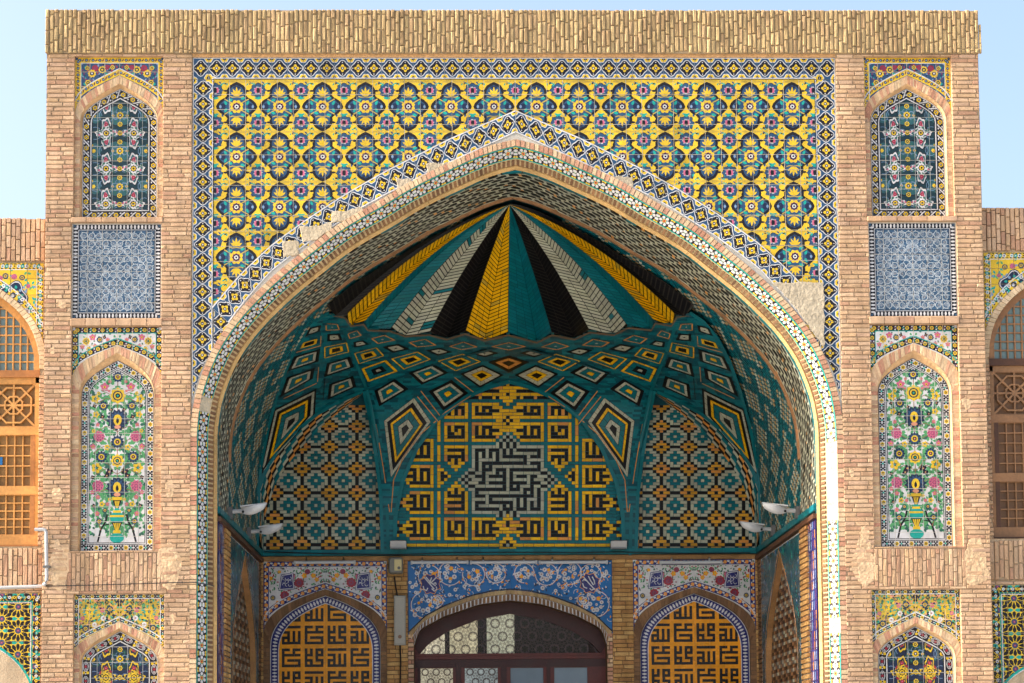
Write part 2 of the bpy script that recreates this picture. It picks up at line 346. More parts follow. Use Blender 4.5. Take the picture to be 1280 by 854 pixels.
# ================================================================== painted designs (units: centimetres on the wall)
def border(cv, path, w, style, step, l=3):
    """repeat a border motif along a line; path in metres, w in cm"""
    k = 0
    if style in 'ac': cv.place(0, 0, 1); cv.line(path, w*.01, 'blk', l-1)
    if style == 'b': cv.place(0, 0, 1); cv.line(path, w*.01, 'blk', l-1)
    if style == 'w': cv.place(0, 0, 1); cv.line(path, w*.01, 'wht', l-1)
    if style == 'n': cv.place(0, 0, 1); cv.line(path, w*.01, 'cob', l-1)
    if style == 'o': cv.place(0, 0, 1); cv.line(path, w*.01, 'cob', l-1)
    if style == 'y': cv.place(0, 0, 1); cv.line(path, w*.01, 'yel', l-1)
    for x, z, a in path_step(path, step*.01):
        cv.place(x, z, .01, a); h = w/2; k += 1
        if style == 'a':
            if k % 2: cv.rose(0, 0, h*.72, 6, 'yel', l, .25); cv.disc(0, 0, h*.34, 'blk', l+1); cv.disc(0, 0, h*.16, 'wht', l+2, 5)
            else:
                cv.line([(-step*.62, -h*.75), (-step*.2, -h*.35), (step*.2, h*.35), (step*.62, h*.75)], h*.34, 'wht', l); cv.leaf(-step*.3, h*.5, .3, step*.4, h*.4, 'wht', l); cv.leaf(0, -h*.6, .3, step*.4, h*.4, 'wht', l)
        elif style == 'w':
            if k % 3 == 0: cv.rose(0, 0, h*.85, 6, 'yel', l+1, .25); cv.disc(0, 0, h*.4, 'blk', l+2); cv.disc(0, 0, h*.18, 'yel', l+3, 5)
            else:
                for sx in (-1, 1):
                    for sz in (-1, 1): cv.disc(sx*step*.27, sz*h*.52, h*.4, 'blk', l, 5)
                cv.disc(0, 0, h*.38, 'blk' if k % 3 == 1 else 'tur', l+1, 5)
        elif style == 'b':
            if k % 2: cv.rose(0, 0, h*.72, 6, 'yel', l, .2); cv.disc(0, 0, h*.36, 'nav', l+1, 6); cv.disc(0, 0, h*.18, 'yel', l+2, 5)
            else:
                for s in (-1, 1): cv.leaf(s*.3, s*h*.3, .8*s, step*.45, h*.5, 'wht', l); cv.leaf(-s*step*.2, s*h*.35, -.6*s, step*.4, h*.4, 'pur' if k % 4 else 'tur', l+1)
        elif style == 'c':
            if k % 2:
                cv.disc(0, 0, step*.72, 'wht', l, 10, h*.78); cv.disc(0, 0, step*.64, 'blk', l+1, 10, h*.6); cv.rose(0, 0, h*.45, 5, 'red', l+2, .3)
                for s in (-1, 1): cv.disc(s*step*.38, 0, h*.3, 'wht', l+2, 6); cv.disc(s*step*.38, 0, h*.18, 'pur', l+3, 5)
            else: cv.leaf(0, -h*.9, .9, h*1., h*.8, 'yel', l); cv.leaf(0, h*.9, -.9, h*1., h*.8, 'yel', l); cv.disc(0, 0, h*.2, 'wht', l, 5)
        elif style == 'n':                                   # white beads on dark
            cv.poly([(-step*.36, 0), (0, -h*.9), (step*.36, 0), (0, h*.9)], 'wht', l); cv.disc(0, h*.45, step*.26, 'wht', l+1, 6); cv.disc(0, -h*.45, step*.26, 'wht', l+1, 6)
        elif style == 'o':                                   # orange flowers, cobalt and white scroll
            if k % 2: cv.rose(0, 0, h*.7, 6, 'ora', l+1, .2); cv.disc(0, 0, h*.28, 'sal', l+2, 6)
            else:
                for s in (-1, 1): cv.leaf(-s*step*.5, s*h*.55, -.5*s, step*.9, h*.6, 'wht', l); cv.leaf(s*step*.15, -s*h*.5, .4*s, step*.5, h*.45, 'wht', l+1)
        elif style == 'y':
            if k % 2: cv.rose(0, 0, h*.62, 6, 'nav', l, .25); cv.disc(0, 0, h*.3, 'lbl', l+1, 6)
            else: cv.disc(0, 0, h*.3, 'red', l, 5); cv.leaf(0, 0, 1., h*.7, h*.35, 'nav', l); cv.leaf(0, 0, 4., h*.7, h*.35, 'nav', l)
        elif style == 't':                                   # black / turquoise / white cable
            cv.poly([(-step*.5, -h*.8), (step*.1, -h*.8), (step*.5, h*.8), (-step*.1, h*.8)], 'blk', l)
            cv.rose(0, 0, h*.62, 5, ('tur', 'wht', 'yel', 'wht')[k % 4], l+1, .2); cv.disc(0, 0, h*.25, ('wht', 'blk', 'blk', 'tur')[k % 4], l+2, 5)
def flower(cv, x, y, r, kind, l=4):
    if kind == 'yel': cv.rose(x, y, r, 8, 'yel', l, .22); cv.disc(x, y, r*.62, 'nav', l+1, 10); cv.disc(x, y, r*.48, 'yel', l+2, 8); cv.disc(x, y, r*.3, 'blk', l+3, 8); cv.disc(x, y, r*.14, 'tur', l+4, 6)
    elif kind == 'y5': cv.rose(x, y, r, 5, 'yel', l, .38); cv.rose(x, y, r*.5, 5, 'nav', l+1, .6, .3, True); cv.disc(x, y, r*.18, 'tur', l+2, 5)
    elif kind == 'nav': cv.rose(x, y, r, 12, 'nav', l, .25, 0, True); cv.rose(x, y, r*.8, 12, 'blu', l+1, .3, .26, True); cv.disc(x, y, r*.5, 'yel', l+2, 8); cv.disc(x, y, r*.3, 'blk', l+3, 8); cv.disc(x, y, r*.14, 'sal', l+4, 5)
    elif kind == 'p5': cv.rose(x, y, r, 5, 'pnk', l, .36, .3); cv.disc(x, y, r*.3, 'yel', l+1, 6); cv.disc(x, y, r*.15, 'blk', l+2, 5)
    elif kind == 'ros': cv.rose(x, y, r, 10, 'pnk', l, .14); cv.rose(x, y, r*.85, 9, 'pur', l+1, .3, .2, True); cv.rose(x, y, r*.7, 8, 'pnk', l+2, .3); cv.rose(x, y, r*.4, 6, 'pur', l+3, .4, .2, True); cv.disc(x, y, r*.22, 'pnk', l+4, 6)
    elif kind == 'red': cv.rose(x, y, r, 9, 'red', l, .16); cv.rose(x, y, r*.6, 7, 'pur', l+1, .4, .2, True); cv.disc(x, y, r*.25, 'red', l+2, 5)
    elif kind == 'blk': cv.rose(x, y, r, 4, 'blk', l, .4, .4); cv.disc(x, y, r*.4, 'pur', l+1, 5); cv.disc(x, y, r*.2, 'yel', l+2, 5)
    elif kind == 'wht': cv.rose(x, y, r, 8, 'wht', l, .2); cv.disc(x, y, r*.45, 'gry', l+1, 7); cv.disc(x, y, r*.25, 'red', l+2, 5)
    elif kind == 'ora': cv.rose(x, y, r, 5, 'ora', l, .3); cv.disc(x, y, r*.35, 'yel', l+1, 5)
    elif kind == 'lot':
        cv.rose(x, y, r, 14, 'nav', l, .22, .1, True); cv.rose(x, y, r*.82, 14, 'blu', l+1, .35, .1, True); cv.rose(x, y-r*.1, r*.6, 9, 'nav', l+2, .2, .1, True)
        cv.disc(x, y, r*.36, 'yel', l+3, 10, r*.5); cv.leaf(x, y-r*.35, 1.57, r*.6, r*.26, 'blk', l+4); cv.disc(x, y-r*.62, r*.3, 'sal', l+3, 7, r*.18)
    elif kind == 'ylo': cv.rose(x, y, r, 9, 'yel', l, .25); cv.disc(x, y, r*.5, 'blk', l+1, 8); cv.disc(x, y, r*.24, 'wht', l+2, 6)
    elif kind == 'yhl': cv.rose(x, y, r, 7, 'yel', l, .2); cv.disc(x, y, r*.6, 'tea', l+1, 7); cv.disc(x, y, r*.3, 'yel', l+2, 5)
def closed_path(hw, s, t, xc, zb, ins, slope=.6, kk=.62):
    """inset line of an arched panel, going up, over and down, then along the foot"""
    a = pointed(hw-ins, s, t-ins*1.18, xc, slope, 8, kk); z = zb+ins
    n = 6; L = [(a[0][0], z+(a[0][1]-z)*i/n) for i in range(n)]; R = [(a[-1][0], a[-1][1]+(z-a[-1][1])*i/n) for i in range(1, n+1)]
    return L+a+R+[(a[-1][0]+(a[0][0]-a[-1][0])*i/6, z) for i in range(1, 7)]
def art_cartouche(cv, xc, zt, zb, hw, s, t, slope, kk, pal):
    """dark field with cross-shaped cartouches (upper and lower niches)"""
    gnd, car, spot, ctr = pal
    P = closed_path(hw, s, t, xc, zb, .049, slope, kk); border(cv, P, 9.2, 'a' if car == 'wht' else 'c', 7 if car == 'wht' else 9, 12)
    for ins, w, c in ((.006, .8, 'wht'), (.096, 1., 'blk'), (.107, 1.5, 'wht'), (.12, .9, 'blk')):
        cv.place(0, 0, 1); cv.line(closed_path(hw, s, t, xc, zb, ins, slope, kk), w*.01, c, 16)
    top = (t-zb)*100
    for sx in (-1, 1):
        for cy in (top-104, top-58, top-12, top-150, top-196):
            cv.place(xc+sx*.175, zb+cy*.01, .01, 0, sx)
            pts = []
            for i in range(64):
                a = 2*math.pi*i/64; cs, sn = abs(math.cos(a)), abs(math.sin(a))
                r = max(20*sn**4, 14.2*cs**4, 10.8*(1-.25*abs(math.sin(2*a))))*(1+.08*math.sin(16*a)); pts.append((r*math.cos(a), r*math.sin(a)))
            cv.fan([(p[0]*1.08, p[1]*1.06) for p in pts], 'blk', 3); cv.fan(pts, car, 4); cv.fan([(p[0]*.84, p[1]*.87) for p in pts], 'te2' if car == 'wht' else 'nav', 5); cv.fan([(p[0]*.62, p[1]*.7) for p in pts], car, 6)
            for i in range(30):
                a = i*.3927+(i//16)*.2; q = 6.2+2.6*(i % 2)+(i//16)*4.4*(abs(math.sin(a*2)) < .55); cv.leaf(q*math.cos(a)*.9, q*math.sin(a), a+1.1, 4, 2., ('dgr', 'blk', 'dgr', 'pnk')[i % 4] if car == 'wht' else ('tea', 'red', 'oli', 'blk')[i % 4], 7)
            cv.rose(0, 0, 4.4, 8, 'blk', 8, .2); cv.disc(0, 0, 3, ctr, 9); cv.disc(0, 0, 1.5, 'blk', 10, 6)
            for yy in (-11.5, 11.5): cv.rose(0, yy, 3., 6, spot, 8, .25); cv.disc(0, yy, 1., 'pnk', 9, 5)
            for dx, dy in ((-17, 22), (-8.5, 23), (16, 22), (18, 30), (19, 15)): cv.rose(dx, dy, 2., 5, 'yel', 2, .3); cv.disc(dx, dy, .8, 'red', 3, 5)
            for a0 in (.4, 2.2, 3.7, 5.3): cv.arc(0, 23, 9, a0, a0+1.5, .7, 'lbl', 2, 6)
            cv.arc(14, 0, 8, 1.2, 3., .6, 'lbl', 2, 5); cv.arc(14, 0, 8, 3.4, 5., .6, 'lbl', 2, 5)
    for cy in (top-35, top-81, top-127, top-173):
        cv.place(xc, zb+cy*.01, .01); q = 'te2' if car == 'wht' else 'tea'
        cv.rose(0, 0, 17, 4, 'blk', 0, .3, .785); cv.rose(0, 0, 15.5, 4, q, 1, .3, .785)
        for sx in (-1, 1): cv.rose(sx*34, 0, 11, 5, q, 1, .3); cv.arc(sx*30, 0, 7, 0, 5.5, .6, 'lbl', 2, 8); cv.rose(sx*33, 0, 2.6, 6, 'yel', 3, .3); cv.leaf(sx*26, 5, 2, 5, 2, 'dgr', 2); cv.leaf(sx*26, -5, -2, 5, 2, 'dgr', 2)
        for a0 in range(8): cv.leaf(9*math.cos(a0*.785), 9*math.sin(a0*.785), a0*.785+1.2, 5, 2, 'dgr', 2); cv.arc(6*math.cos(a0*.785+.4), 6*math.sin(a0*.785+.4), 3, a0, a0+4, .5, 'lbl', 2, 5)
    y = top-23; k = 0
    while y > 6:
        cv.place(xc, zb+y*.01, .01); flower(cv, 0, 0, 4.8 if k % 4 == 1 else 3.4, 'ylo' if k % 4 == 1 else 'yhl', 8)
        if k % 2:
            for sx in (-1, 1): cv.arc(sx*6.5, 0, 4.6, .5, 5.6, .6, 'lbl', 2, 7); cv.leaf(sx*10, -2, -.5*sx, 4*sx, 1.8, 'dgr', 2)
        y -= 11.6; k += 1
def art_vase(cv, xc, zt, zb, hw, s, t, slope, kk, pal):
    """flowering vase on a white ground (tall middle niche)"""
    r = random.Random(5 if xc < 0 else 8)
    P = closed_path(hw, s, t, xc, zb, .042, slope, kk); border(cv, P, 7.6, 'w', 6.2, 5)
    for ins, w, c in ((.004, .7, 'blk'), (.083, .9, 'blk'), (.094, .8, 'wht'), (.104, .9, 'blk')):
        cv.place(0, 0, 1); cv.line(closed_path(hw, s, t, xc, zb, ins, slope, kk), w*.01, c, 9)
    Y = lambda py: (687.5-py)
    cv.place(xc, zb, .01)
    cv.line([(0, Y(640)), (0, Y(462))], 1., 'brn', 3)
    for py in (500, 536, 560, 590, 616):
        for sx in (-1, 1): cv.line([(0, Y(py)), (sx*7, Y(py-4)), (sx*14, Y(py-7)), (sx*25, Y(py-1)), (sx*30, Y(py+4))], .9, 'brn', 3); cv.line([(sx*5, Y(py-3)), (sx*10, Y(py-12)), (sx*19, Y(py-16))], .8, 'brn', 3)
    for i in range(640):
        x, y = r.uniform(2, 35), r.uniform(22, 230); a = r.uniform(0, 6.28); L = r.uniform(4.2, 7.5)
        for sx in (-1, 1): cv.leaf(sx*x, y, a if sx > 0 else math.pi-a, L, L*.62, 'grn' if i % 5 else 'dgr', 1+(i % 2))
    for px, py, q, kd in ((0, 466, 7.5, 'nav'), (16.5, 479, 6, 'p5'), (0, 490, 10.5, 'yel'), (28, 494, 6, 'y5'), (18, 503, 6.6, 'nav'), (0, 521, 14.5, 'lot'), (27, 514, 4.6, 'y5'), (19, 517, 3.6, 'blk'),
                          (29, 503, 3.2, 'blk'), (8, 508, 3., 'blk'), (23, 542, 7.2, 'ros'), (30.5, 555, 4.2, 'p5'), (0, 549, 9, 'nav'), (13, 556, 4.2, 'y5'), (0, 573, 8.6, 'yel'), (20, 568, 8, 'nav'), (26, 582, 7.2, 'y5'),
                          (10, 587, 5, 'blk'), (13, 592, 4, 'blk'), (0, 607, 14.5, 'lot'), (24, 605, 7.6, 'ros'), (31, 613, 3.4, 'p5'), (31, 594, 3, 'blk'), (19, 628, 4, 'y5'), (9, 622, 2.6, 'y5'), (24, 619, 3.2, 'p5'), (29, 630, 3.2, 'blk'),
                          (15, 636, 3.4, 'nav'), (25, 640, 3.6, 'p5'), (22, 650, 5, 'nav'), (12, 628, 2.8, 'p5'), (30, 473, 0.1, 'blk'), (10, 472, 2.5, 'p5'), (24, 487, 2.6, 'y5'), (11, 484, 2.2, 'p5'), (25, 527, 3., 'p5'), (30, 535, 2.8, 'y5')):
        for sx in ((-1, 1) if px else (1,)):
            if abs(px) < 26 or Y(py) < 195: flower(cv, sx*px, Y(py), q, kd, 4)
    V = lambda y0, y1, w0, w1, c, l=5: cv.poly([(-w1, Y(y1)), (w1, Y(y1)), (w0, Y(y0)), (-w0, Y(y0))], c, l)
    V(619, 623, 6.5, 6, 'yel'); V(623, 633, 5.6, 2.4, 'blk')
    for d in (-2.4, 0, 2.4): cv.poly([(d*.4-.5, Y(633)), (d*.4+.5, Y(633)), (d+.8, Y(624)), (d-.8, Y(624))], 'yel', 6)
    V(633, 637, 2.4, 4, 'tur'); V(636, 639, 5, 5, 'yel', 6); cv.disc(0, Y(645), 9.2, 'tur', 5, 14, 7.4); V(642, 644.5, 9, 9.2, 'yel', 6); V(651, 662, 7, 2.2, 'blk', 6)
    for d in (-4, -1.4, 1.4, 4): cv.poly([(d*.35-.5, Y(662)), (d*.35+.5, Y(662)), (d+.9, Y(652)), (d-.9, Y(652))], 'yel', 7)
    V(661, 665, 4, 5, 'yel', 7); cv.disc(0, Y(671), 9, 'tur', 6, 14, 6.4)
    for sx in (-1, 1):
        cv.line([(sx*24, Y(676)), (sx*20, Y(660)), (sx*14, Y(650)), (sx*12, Y(641))], 2.4, 'blk', 4); cv.line([(sx*17, Y(655)), (sx*8.6, Y(653))], 1.4, 'blk', 4); cv.line([(sx*20, Y(661)), (sx*24, Y(648))], 1.3, 'brn', 4)
def art_arabesque(cv, x0, z0, x1, z1):
    """blue and white scrollwork square with a beaded edge"""
    r = random.Random(11); w, h = (x1-x0)*100, (z1-z0)*100
    b = 3.4; P = [(x0+b*.01, z0+b*.01), (x1-b*.01, z0+b*.01), (x1-b*.01, z1-b*.01), (x0+b*.01, z1-b*.01), (x0+b*.01, z0+b*.01)]
    cv.place(0, 0, 1)
    for i in range(4): cv.line([P[i], P[i+1]], .068, 'blk', 3); 
    for i in range(4):
        for x, z, a in path_step([P[i], P[i+1]], .046): cv.place(x, z, .01, a); cv.poly([(-1.5, 0), (0, -2.6), (1.5, 0), (0, 2.6)], 'wht', 4); cv.disc(0, 1.7, 1.1, 'wht', 5, 6); cv.disc(0, -1.7, 1.1, 'wht', 5, 6)
    for ins, ww, c in ((7.2, .8, 'wht'), (8.4, .9, 'blk')):
        q = ins*.01; cv.place(0, 0, 1); cv.line([(x0+q, z0+q), (x1-q, z0+q), (x1-q, z1-q), (x0+q, z1-q)], ww*.01, c, 6, True)
    hw, hh = w/2-9.5, h/2-9.5; cx, cz = (x0+x1)/2, (z0+z1)/2
    n = 5
    for i in range(n):
        for j in range(n):
            x, y = (i+.5)*hw/n, (j+.5)*hh/n; R = min(hw, hh)/n*.5; a = (i*1.7+j*2.3) % 6.28; d = 1 if (i+j) % 2 else -1
            for sx in (-1, 1):
                for sy in (-1, 1):
                    cv.place(cx+sx*x*.01, cz+sy*y*.01, .01, r.uniform(-.1, .1), sx); q = a*sy; e = d*sy
                    cv.arc(0, 0, R*.92, q, q+4.6*e, .8, 'whs', 2, 12); cv.arc(0, 0, R*.62, q+2.6*e, q+6.6*e, .7, 'whs', 2, 9)
                    for m in range(5): t = q+m*1.1*e; cv.leaf(R*.95*math.cos(t), R*.95*math.sin(t), t+.9*e, R*.55, R*.2, 'whs', 3); cv.leaf(R*.8*math.cos(t+.5), R*.8*math.sin(t+.5), t-.8*e, R*.5, R*.26, 'nav', 1)
                    cv.rose(0, 0, R*.43, 7, 'whs', 3, .25, q); cv.rose(0, 0, R*.36, 7, 'nav' if (i+2*j) % 3 else 'blu', 4, .3, q); cv.disc(0, 0, R*.12, 'wht', 5, 6)
                    cv.rose(R*.95*e, R*.95, R*.3, 6, 'nav', 2, .3); cv.disc(R*.95*e, R*.95, R*.1, 'wht', 3, 5)
def art_spandrel(cv, xc, x0, z0, x1, z1, arch_o, style, bw, step, field, flowers, seed=1, dens=60, leafc=('grn', 'dgr')):
    """tile spandrel over a niche: a border down the sides, along the top and round the arch, flowers between"""
    r = random.Random(seed); b = bw*.005
    P = [(x0+b, z0), (x0+b, z1-b), (x1-b, z1-b), (x1-b, z0)]
    for i in range(3): border(cv, [P[i], P[i+1]], bw, style, step, 4)
    for i in range(3): cv.place(0, 0, 1); cv.line([(P[i][0], P[i][1]), P[i+1]], .002, 'blk', 3)
    C = convexify(arch_o); top = max(p[1] for p in arch_o)
    A2 = [(xc+(x-xc)*(1+bw*.006/(abs(arch_o[0][0]-xc))), z+bw*.0058) for x, z in arch_o]
    border(cv, A2, bw, style, step, 5)
    A3 = [(xc+(x-xc)*1.02, z+bw*.0122) for x, z in arch_o]; cv.place(0, 0, 1); cv.line(A3, .012, {'y': 'wht', 'b': 'tur', 'o': 'wht'}.get(style, 'wht'), 7)
    q = bw*.0102; cv.line([(x0+q, z0), (x0+q, z1-q), (x1-q, z1-q), (x1-q, z0)], .011, {'y': 'wht', 'b': 'tur'}.get(style, 'wht'), 7)
    w = (x1-x0)*50
    for i in range(dens):
        x, y = r.uniform(1, w), r.uniform(2, 48); a = r.uniform(0, 6.28); L = r.uniform(3, 5)
        for sx in (-1, 1): cv.place(xc+sx*x*.01, z1-y*.01, .01, 0, sx); cv.leaf(0, 0, a, L, L*.5, leafc[i % len(leafc)], 1)
    for x, y, q, kd in flowers:
        for sx in (-1, 1): cv.place(xc+sx*x*.01, z1-y*.01, .01, 0, sx); flower(cv, 0, 0, q, kd, 2)
def medallion(cv, x, z):
    cv.place(x, z, .01)
    def quad(q): return q+[(-x, y) for x, y in q[-2::-1]]+[(-x, -y) for x, y in q[1:]]+[(x, -y) for x, y in q[-2:0:-1]]
    cv.fan(quad([(26.4, 0), (24.4, 4.6), (20, 9), (15, 11.6), (12.6, 14), (13, 18), (12, 23), (9, 27.6), (4.5, 30.3), (0, 32.4)]), 'blk', 2)
    cv.fan(quad([(22.6, 0), (20.8, 3.6), (16.6, 7.6), (12.4, 10), (9.6, 13), (9.8, 18), (8.8, 22), (6, 25.6), (0, 28)]), 'blu', 3)
    for s in (-1, 1):
        cv.disc(s*17.5, 0, 3.6, 'nav', 4, 8, 4.6); cv.disc(s*20.5, 0, 1.6, 'lbl', 5, 6, 2.2); cv.disc(0, s*25.2, 4.6, 'nav', 4, 8, 2)
        for q in range(5): cv.leaf(s*(14+q*3.2), 30.8-q*.6*(q % 2), .6*q, 4.2, 1.6, 'oli', 1); cv.leaf(s*(14+q*3.2), -30.8+q*.6, -.7*q, 4.2, 1.6, 'oli', 1)
        for a in (-1., -.5, 0, .5, 1.): cv.leaf(0, s*14, s*(1.571+a), 12.2-2.6*abs(a)*1.2, 3.1, 'yel', 6)
        cv.line([(-9, s*13.5), (-5, s*12.2), (0, s*13), (5, s*12.2), (9, s*13.5)], 1.1, 'oli', 5)
        for t in (-1, 1):
            cv.line([(s*5, t*4), (s*15.5, t*10)], 1.3, 'oli', 5); cv.leaf(s*5, t*9.6, s*.4*t if s > 0 else math.pi-.4*-t, 7, 3.6, 'tur', 5); cv.leaf(s*12.5, t*2, (1.1*t if s > 0 else math.pi-1.1*t), 6.5, 3.4, 'tur', 5)
            cv.disc(s*13.6, t*20.5, 3.2, 'blk', 3, 6, 1.5); cv.rose(s*15.5, t*17, 4.4, 4, 'yel', 2, .4, .5); cv.rose(s*15, t*24, 3.6, 4, 'yel', 2, .4, .2)
            cv.rose(s*26.6, t*21.2, 10.2, 8, 'blk', 1, .2); cv.rose(s*26.6, t*21.2, 9.4, 8, 'blu', 2, .22); cv.leaf(s*17, t*13.6, s*1.2, 5*s, 2.6, 'blu', 1); cv.leaf(s*19.5, t*29.6, 2.4, 5, 2.2, 'blu', 1); cv.leaf(s*15.5, t*29, .5, 4, 1.8, 'blk', 1); cv.leaf(s*19, t*13.4, s*.5, 6*s, 3.2, 'oli', 1); cv.leaf(s*20.5, t*26.5, 1., 5, 2.6, 'tur', 2); cv.rose(s*26.6, t*21.2, 5.6, 8, 'wht', 3, .5, .2, True); cv.disc(s*26.6-2.2, t*21.2, 1.9, 'pnk', 4, 7, 3.8); cv.disc(s*26.6+2.2, t*21.2, 1.9, 'pnk', 4, 7, 3.8); cv.disc(s*26.6, t*21.2, 1.6, 'blk', 5, 7, 3.8)
            cv.leaf(s*26.6, t*9, t*1.57, 5, 4.6, 'tur', 2); cv.leaf(s*26.6, t*10.5, .3 if s < 0 else 2.84, 4.5, 2.4, 'tur', 2); cv.leaf(s*18, t*30, .2, 4, 1.8, 'tur', 2); cv.leaf(s*13, t*27.5, 1.1*t, 3.6, 1.8, 'tur', 2)
            cv.leaf(s*9, t*32.5, 0, 7, 2.2, 'oli', 1)
    cv.disc(0, 32.5, 12, 'oli', 1, 8, 2.4); cv.disc(0, -32.5, 12, 'oli', 1, 8, 2.4)
    cv.rose(0, 0, 9, 8, 'yel', 6, .2, .39); cv.rose(0, 0, 5.6, 8, 'pur', 7, .2); cv.disc(0, 0, 4.3, 'blk', 8, 10); cv.disc(0, 0, 2.8, 'wht', 9, 8); cv.disc(0, 0, 1.4, 'blk', 10, 6)
def quatre(cv, x, z, a=0., half=True):
    cv.place(x, z, .01, a)
    def lob(r, e): return [((r+e*math.cos(4*t))*math.cos(t), (r+e*math.cos(4*t))*1.1*math.sin(t)) for t in [2*math.pi*i/24 for i in range(24)]]
    cv.fan(lob(9., 1.), 'wht', 3); cv.fan(lob(8., 1.1), 'blk', 4); cv.rose(0, 0, 5.5, 4, 'yel', 5, .46); cv.disc(0, 0, 2.2, 'blk', 6, 8); cv.disc(0, 0, 1.1, 'wht', 7, 6)
    for i in range(4): cv.disc(7*math.cos(i*1.571), 7.6*math.sin(i*1.571), .8, 'wht', 5, 5)
    if half:
        for s in (-1, 1):
            cv.rose(10.1, s*12.8, 6, 6, 'wht', 2, .12); cv.rose(10.1, s*12.8, 5.2, 6, 'yel', 3, .15); cv.disc(10.1, s*12.8, 2.6, 'blk', 4, 7); cv.disc(10.1, s*12.8, 1., 'wht', 5, 5)
            cv.leaf(10.1, s*2, s*1.57, 4.4, 2, 'blu', 2)
# ================================================================== arch geometry
def halfcurve(L, R_, y):
    def conv(P): return sorted([(abs(a[0]), a[1]) for a in (U(px, py, y) for px, py in P)], key=lambda q: q[1])
    a, b = conv(L), conv(R_); z0 = max(a[0][1], b[0][1])
    def rt(P): return sorted([(math.atan2(z-z0, x), math.hypot(x, z-z0)) for x, z in P if z >= z0-.02])
    A, B = rt(a), rt(b); th = np.linspace(0, math.pi/2, 33)
    ra = np.interp(th, [q[0] for q in A], [q[1] for q in A]); rb = np.interp(th, [q[0] for q in B], [q[1] for q in B])
    r = (ra+rb)/2; r[1:-1] = .25*r[:-2]+.5*r[1:-1]+.25*r[2:]
    return [(float(r[i]*math.cos(th[i])), float(z0+r[i]*math.sin(th[i]))) for i in range(33)]
SPX_L = [(641, 212), (611, 220), (585, 232), (545.5, 250), (490, 283), (441, 309.3), (402, 343), (340, 395.5), (314, 422), (293, 451.7), (284, 477), (275, 506.5), (272, 527.6), (271, 559)]
SPX_R = [(641, 212), (668, 217.5), (715, 240.5), (795.5, 283), (832, 304), (885, 340), (925, 373), (950.5, 397), (978, 430), (998, 463.5), (1013.5, 501), (1018, 526), (1020, 559)]
YS0, YS1 = .28, 1.48
S_ = halfcurve(SPX_L, SPX_R, YS0); S_[-1] = (0., S_[-1][1]); XS = S_[0][0]
for i in range(4): S_[i] = (max(S_[i][0], XS if i < 2 else 0), S_[i][1])
def resamp(c, n):
    c = np.array(c); d = np.r_[0, np.cumsum(np.hypot(*np.diff(c, axis=0).T))]; t = np.linspace(0, d[-1], n)
    return [(float(np.interp(v, d, c[:, 0])), float(np.interp(v, d, c[:, 1]))) for v in t]
S_ = resamp(S_, 41)
def hoff(c, t):                                   # offset a half arch outwards (t > 0) and bring it back to the axis
    c = np.array(c); g = np.gradient(c, axis=0); g /= np.hypot(g[:, 0], g[:, 1])[:, None]
    o = c+t*np.c_[g[:, 1], -g[:, 0]]
    k = [tuple(p) for p in o if p[0] > 0]; a, b = k[-2], k[-1]; f = b[0]/(a[0]-b[0]) if a[0] != b[0] else 0
    k.append((0., b[1]+(b[1]-a[1])*f)); return resamp(k, 41)
JN = 12
def withjamb(c, z=0.): return [(c[0][0], z+(c[0][1]-z)*i/JN) for i in range(JN)]+list(c)
class Loft:                                       # surface between two half arches (with jambs), mirrored; u metres along the first, w across
    def __init__(s, A, ya, B, yb, z0=0., jamb=True):
        A, B = (withjamb(A, z0), withjamb(B, z0)) if jamb else (list(A), list(B))
        s.A = np.array([(x, ya, z) for x, z in A]); s.B = np.array([(x, yb, z) for x, z in B])
        s.d = np.r_[0, np.cumsum(np.linalg.norm(np.diff(s.A, axis=0), axis=1))]; s.L = s.d[-1]
        T = np.gradient(s.A, axis=0); N = np.cross(T, s.B-s.A); N /= np.linalg.norm(N, axis=1)[:, None]
        c = np.array([0, -6., 5.])-(s.A+s.B)/2; sg = np.sign((N*c).sum(1)); s.N = N*sg[:, None]; s.W = float(np.linalg.norm(s.B-s.A, axis=1).mean())
    def __call__(s, u, w, h):
        u, w, h = np.broadcast_arrays(np.asarray(u, float), np.asarray(w, float), np.asarray(h, float)); m = u > s.L; v = np.where(m, 2*s.L-u, u)
        def ip(Q): return np.array([np.interp(v, s.d, Q[:, k]) for k in range(3)])
        P = ip(s.A)*(1-w)+ip(s.B)*w+ip(s.N)*h; P[0] = np.where(m, P[0], -P[0])
        return P[0], P[1], P[2]
x2, x1_, x0_ = abs(UX(259.3, 650, .13)), abs(UX(246, 650, 0)), abs(UX(237.6, 650, 0))
C_R2 = hoff(S_, x2-XS); C_M = hoff(S_, x1_-XS); C_R1 = hoff(S_, x0_-XS+.004)
C_SB = [(x, z) for x, z in S_]
L_ring2 = Loft(C_R2, .13, S_, YS0); L_mos = Loft(C_M, 0., C_R2, .13); L_ring1 = Loft(C_R1, 0., C_M, 0.); L_soff = Loft(S_, YS0, C_SB, YS1); L_bar = Loft(hoff(S_, .03), YS1+.03, hoff(S_, .03), 5.6)
XO = 5.962; ZC0 = UZ(640, 67.5); ZC1 = UZ(640, 13); XF = .5*(abs(UX(239.2, 250))+abs(UX(1046, 250))); ZF = UZ(640, 71.5)
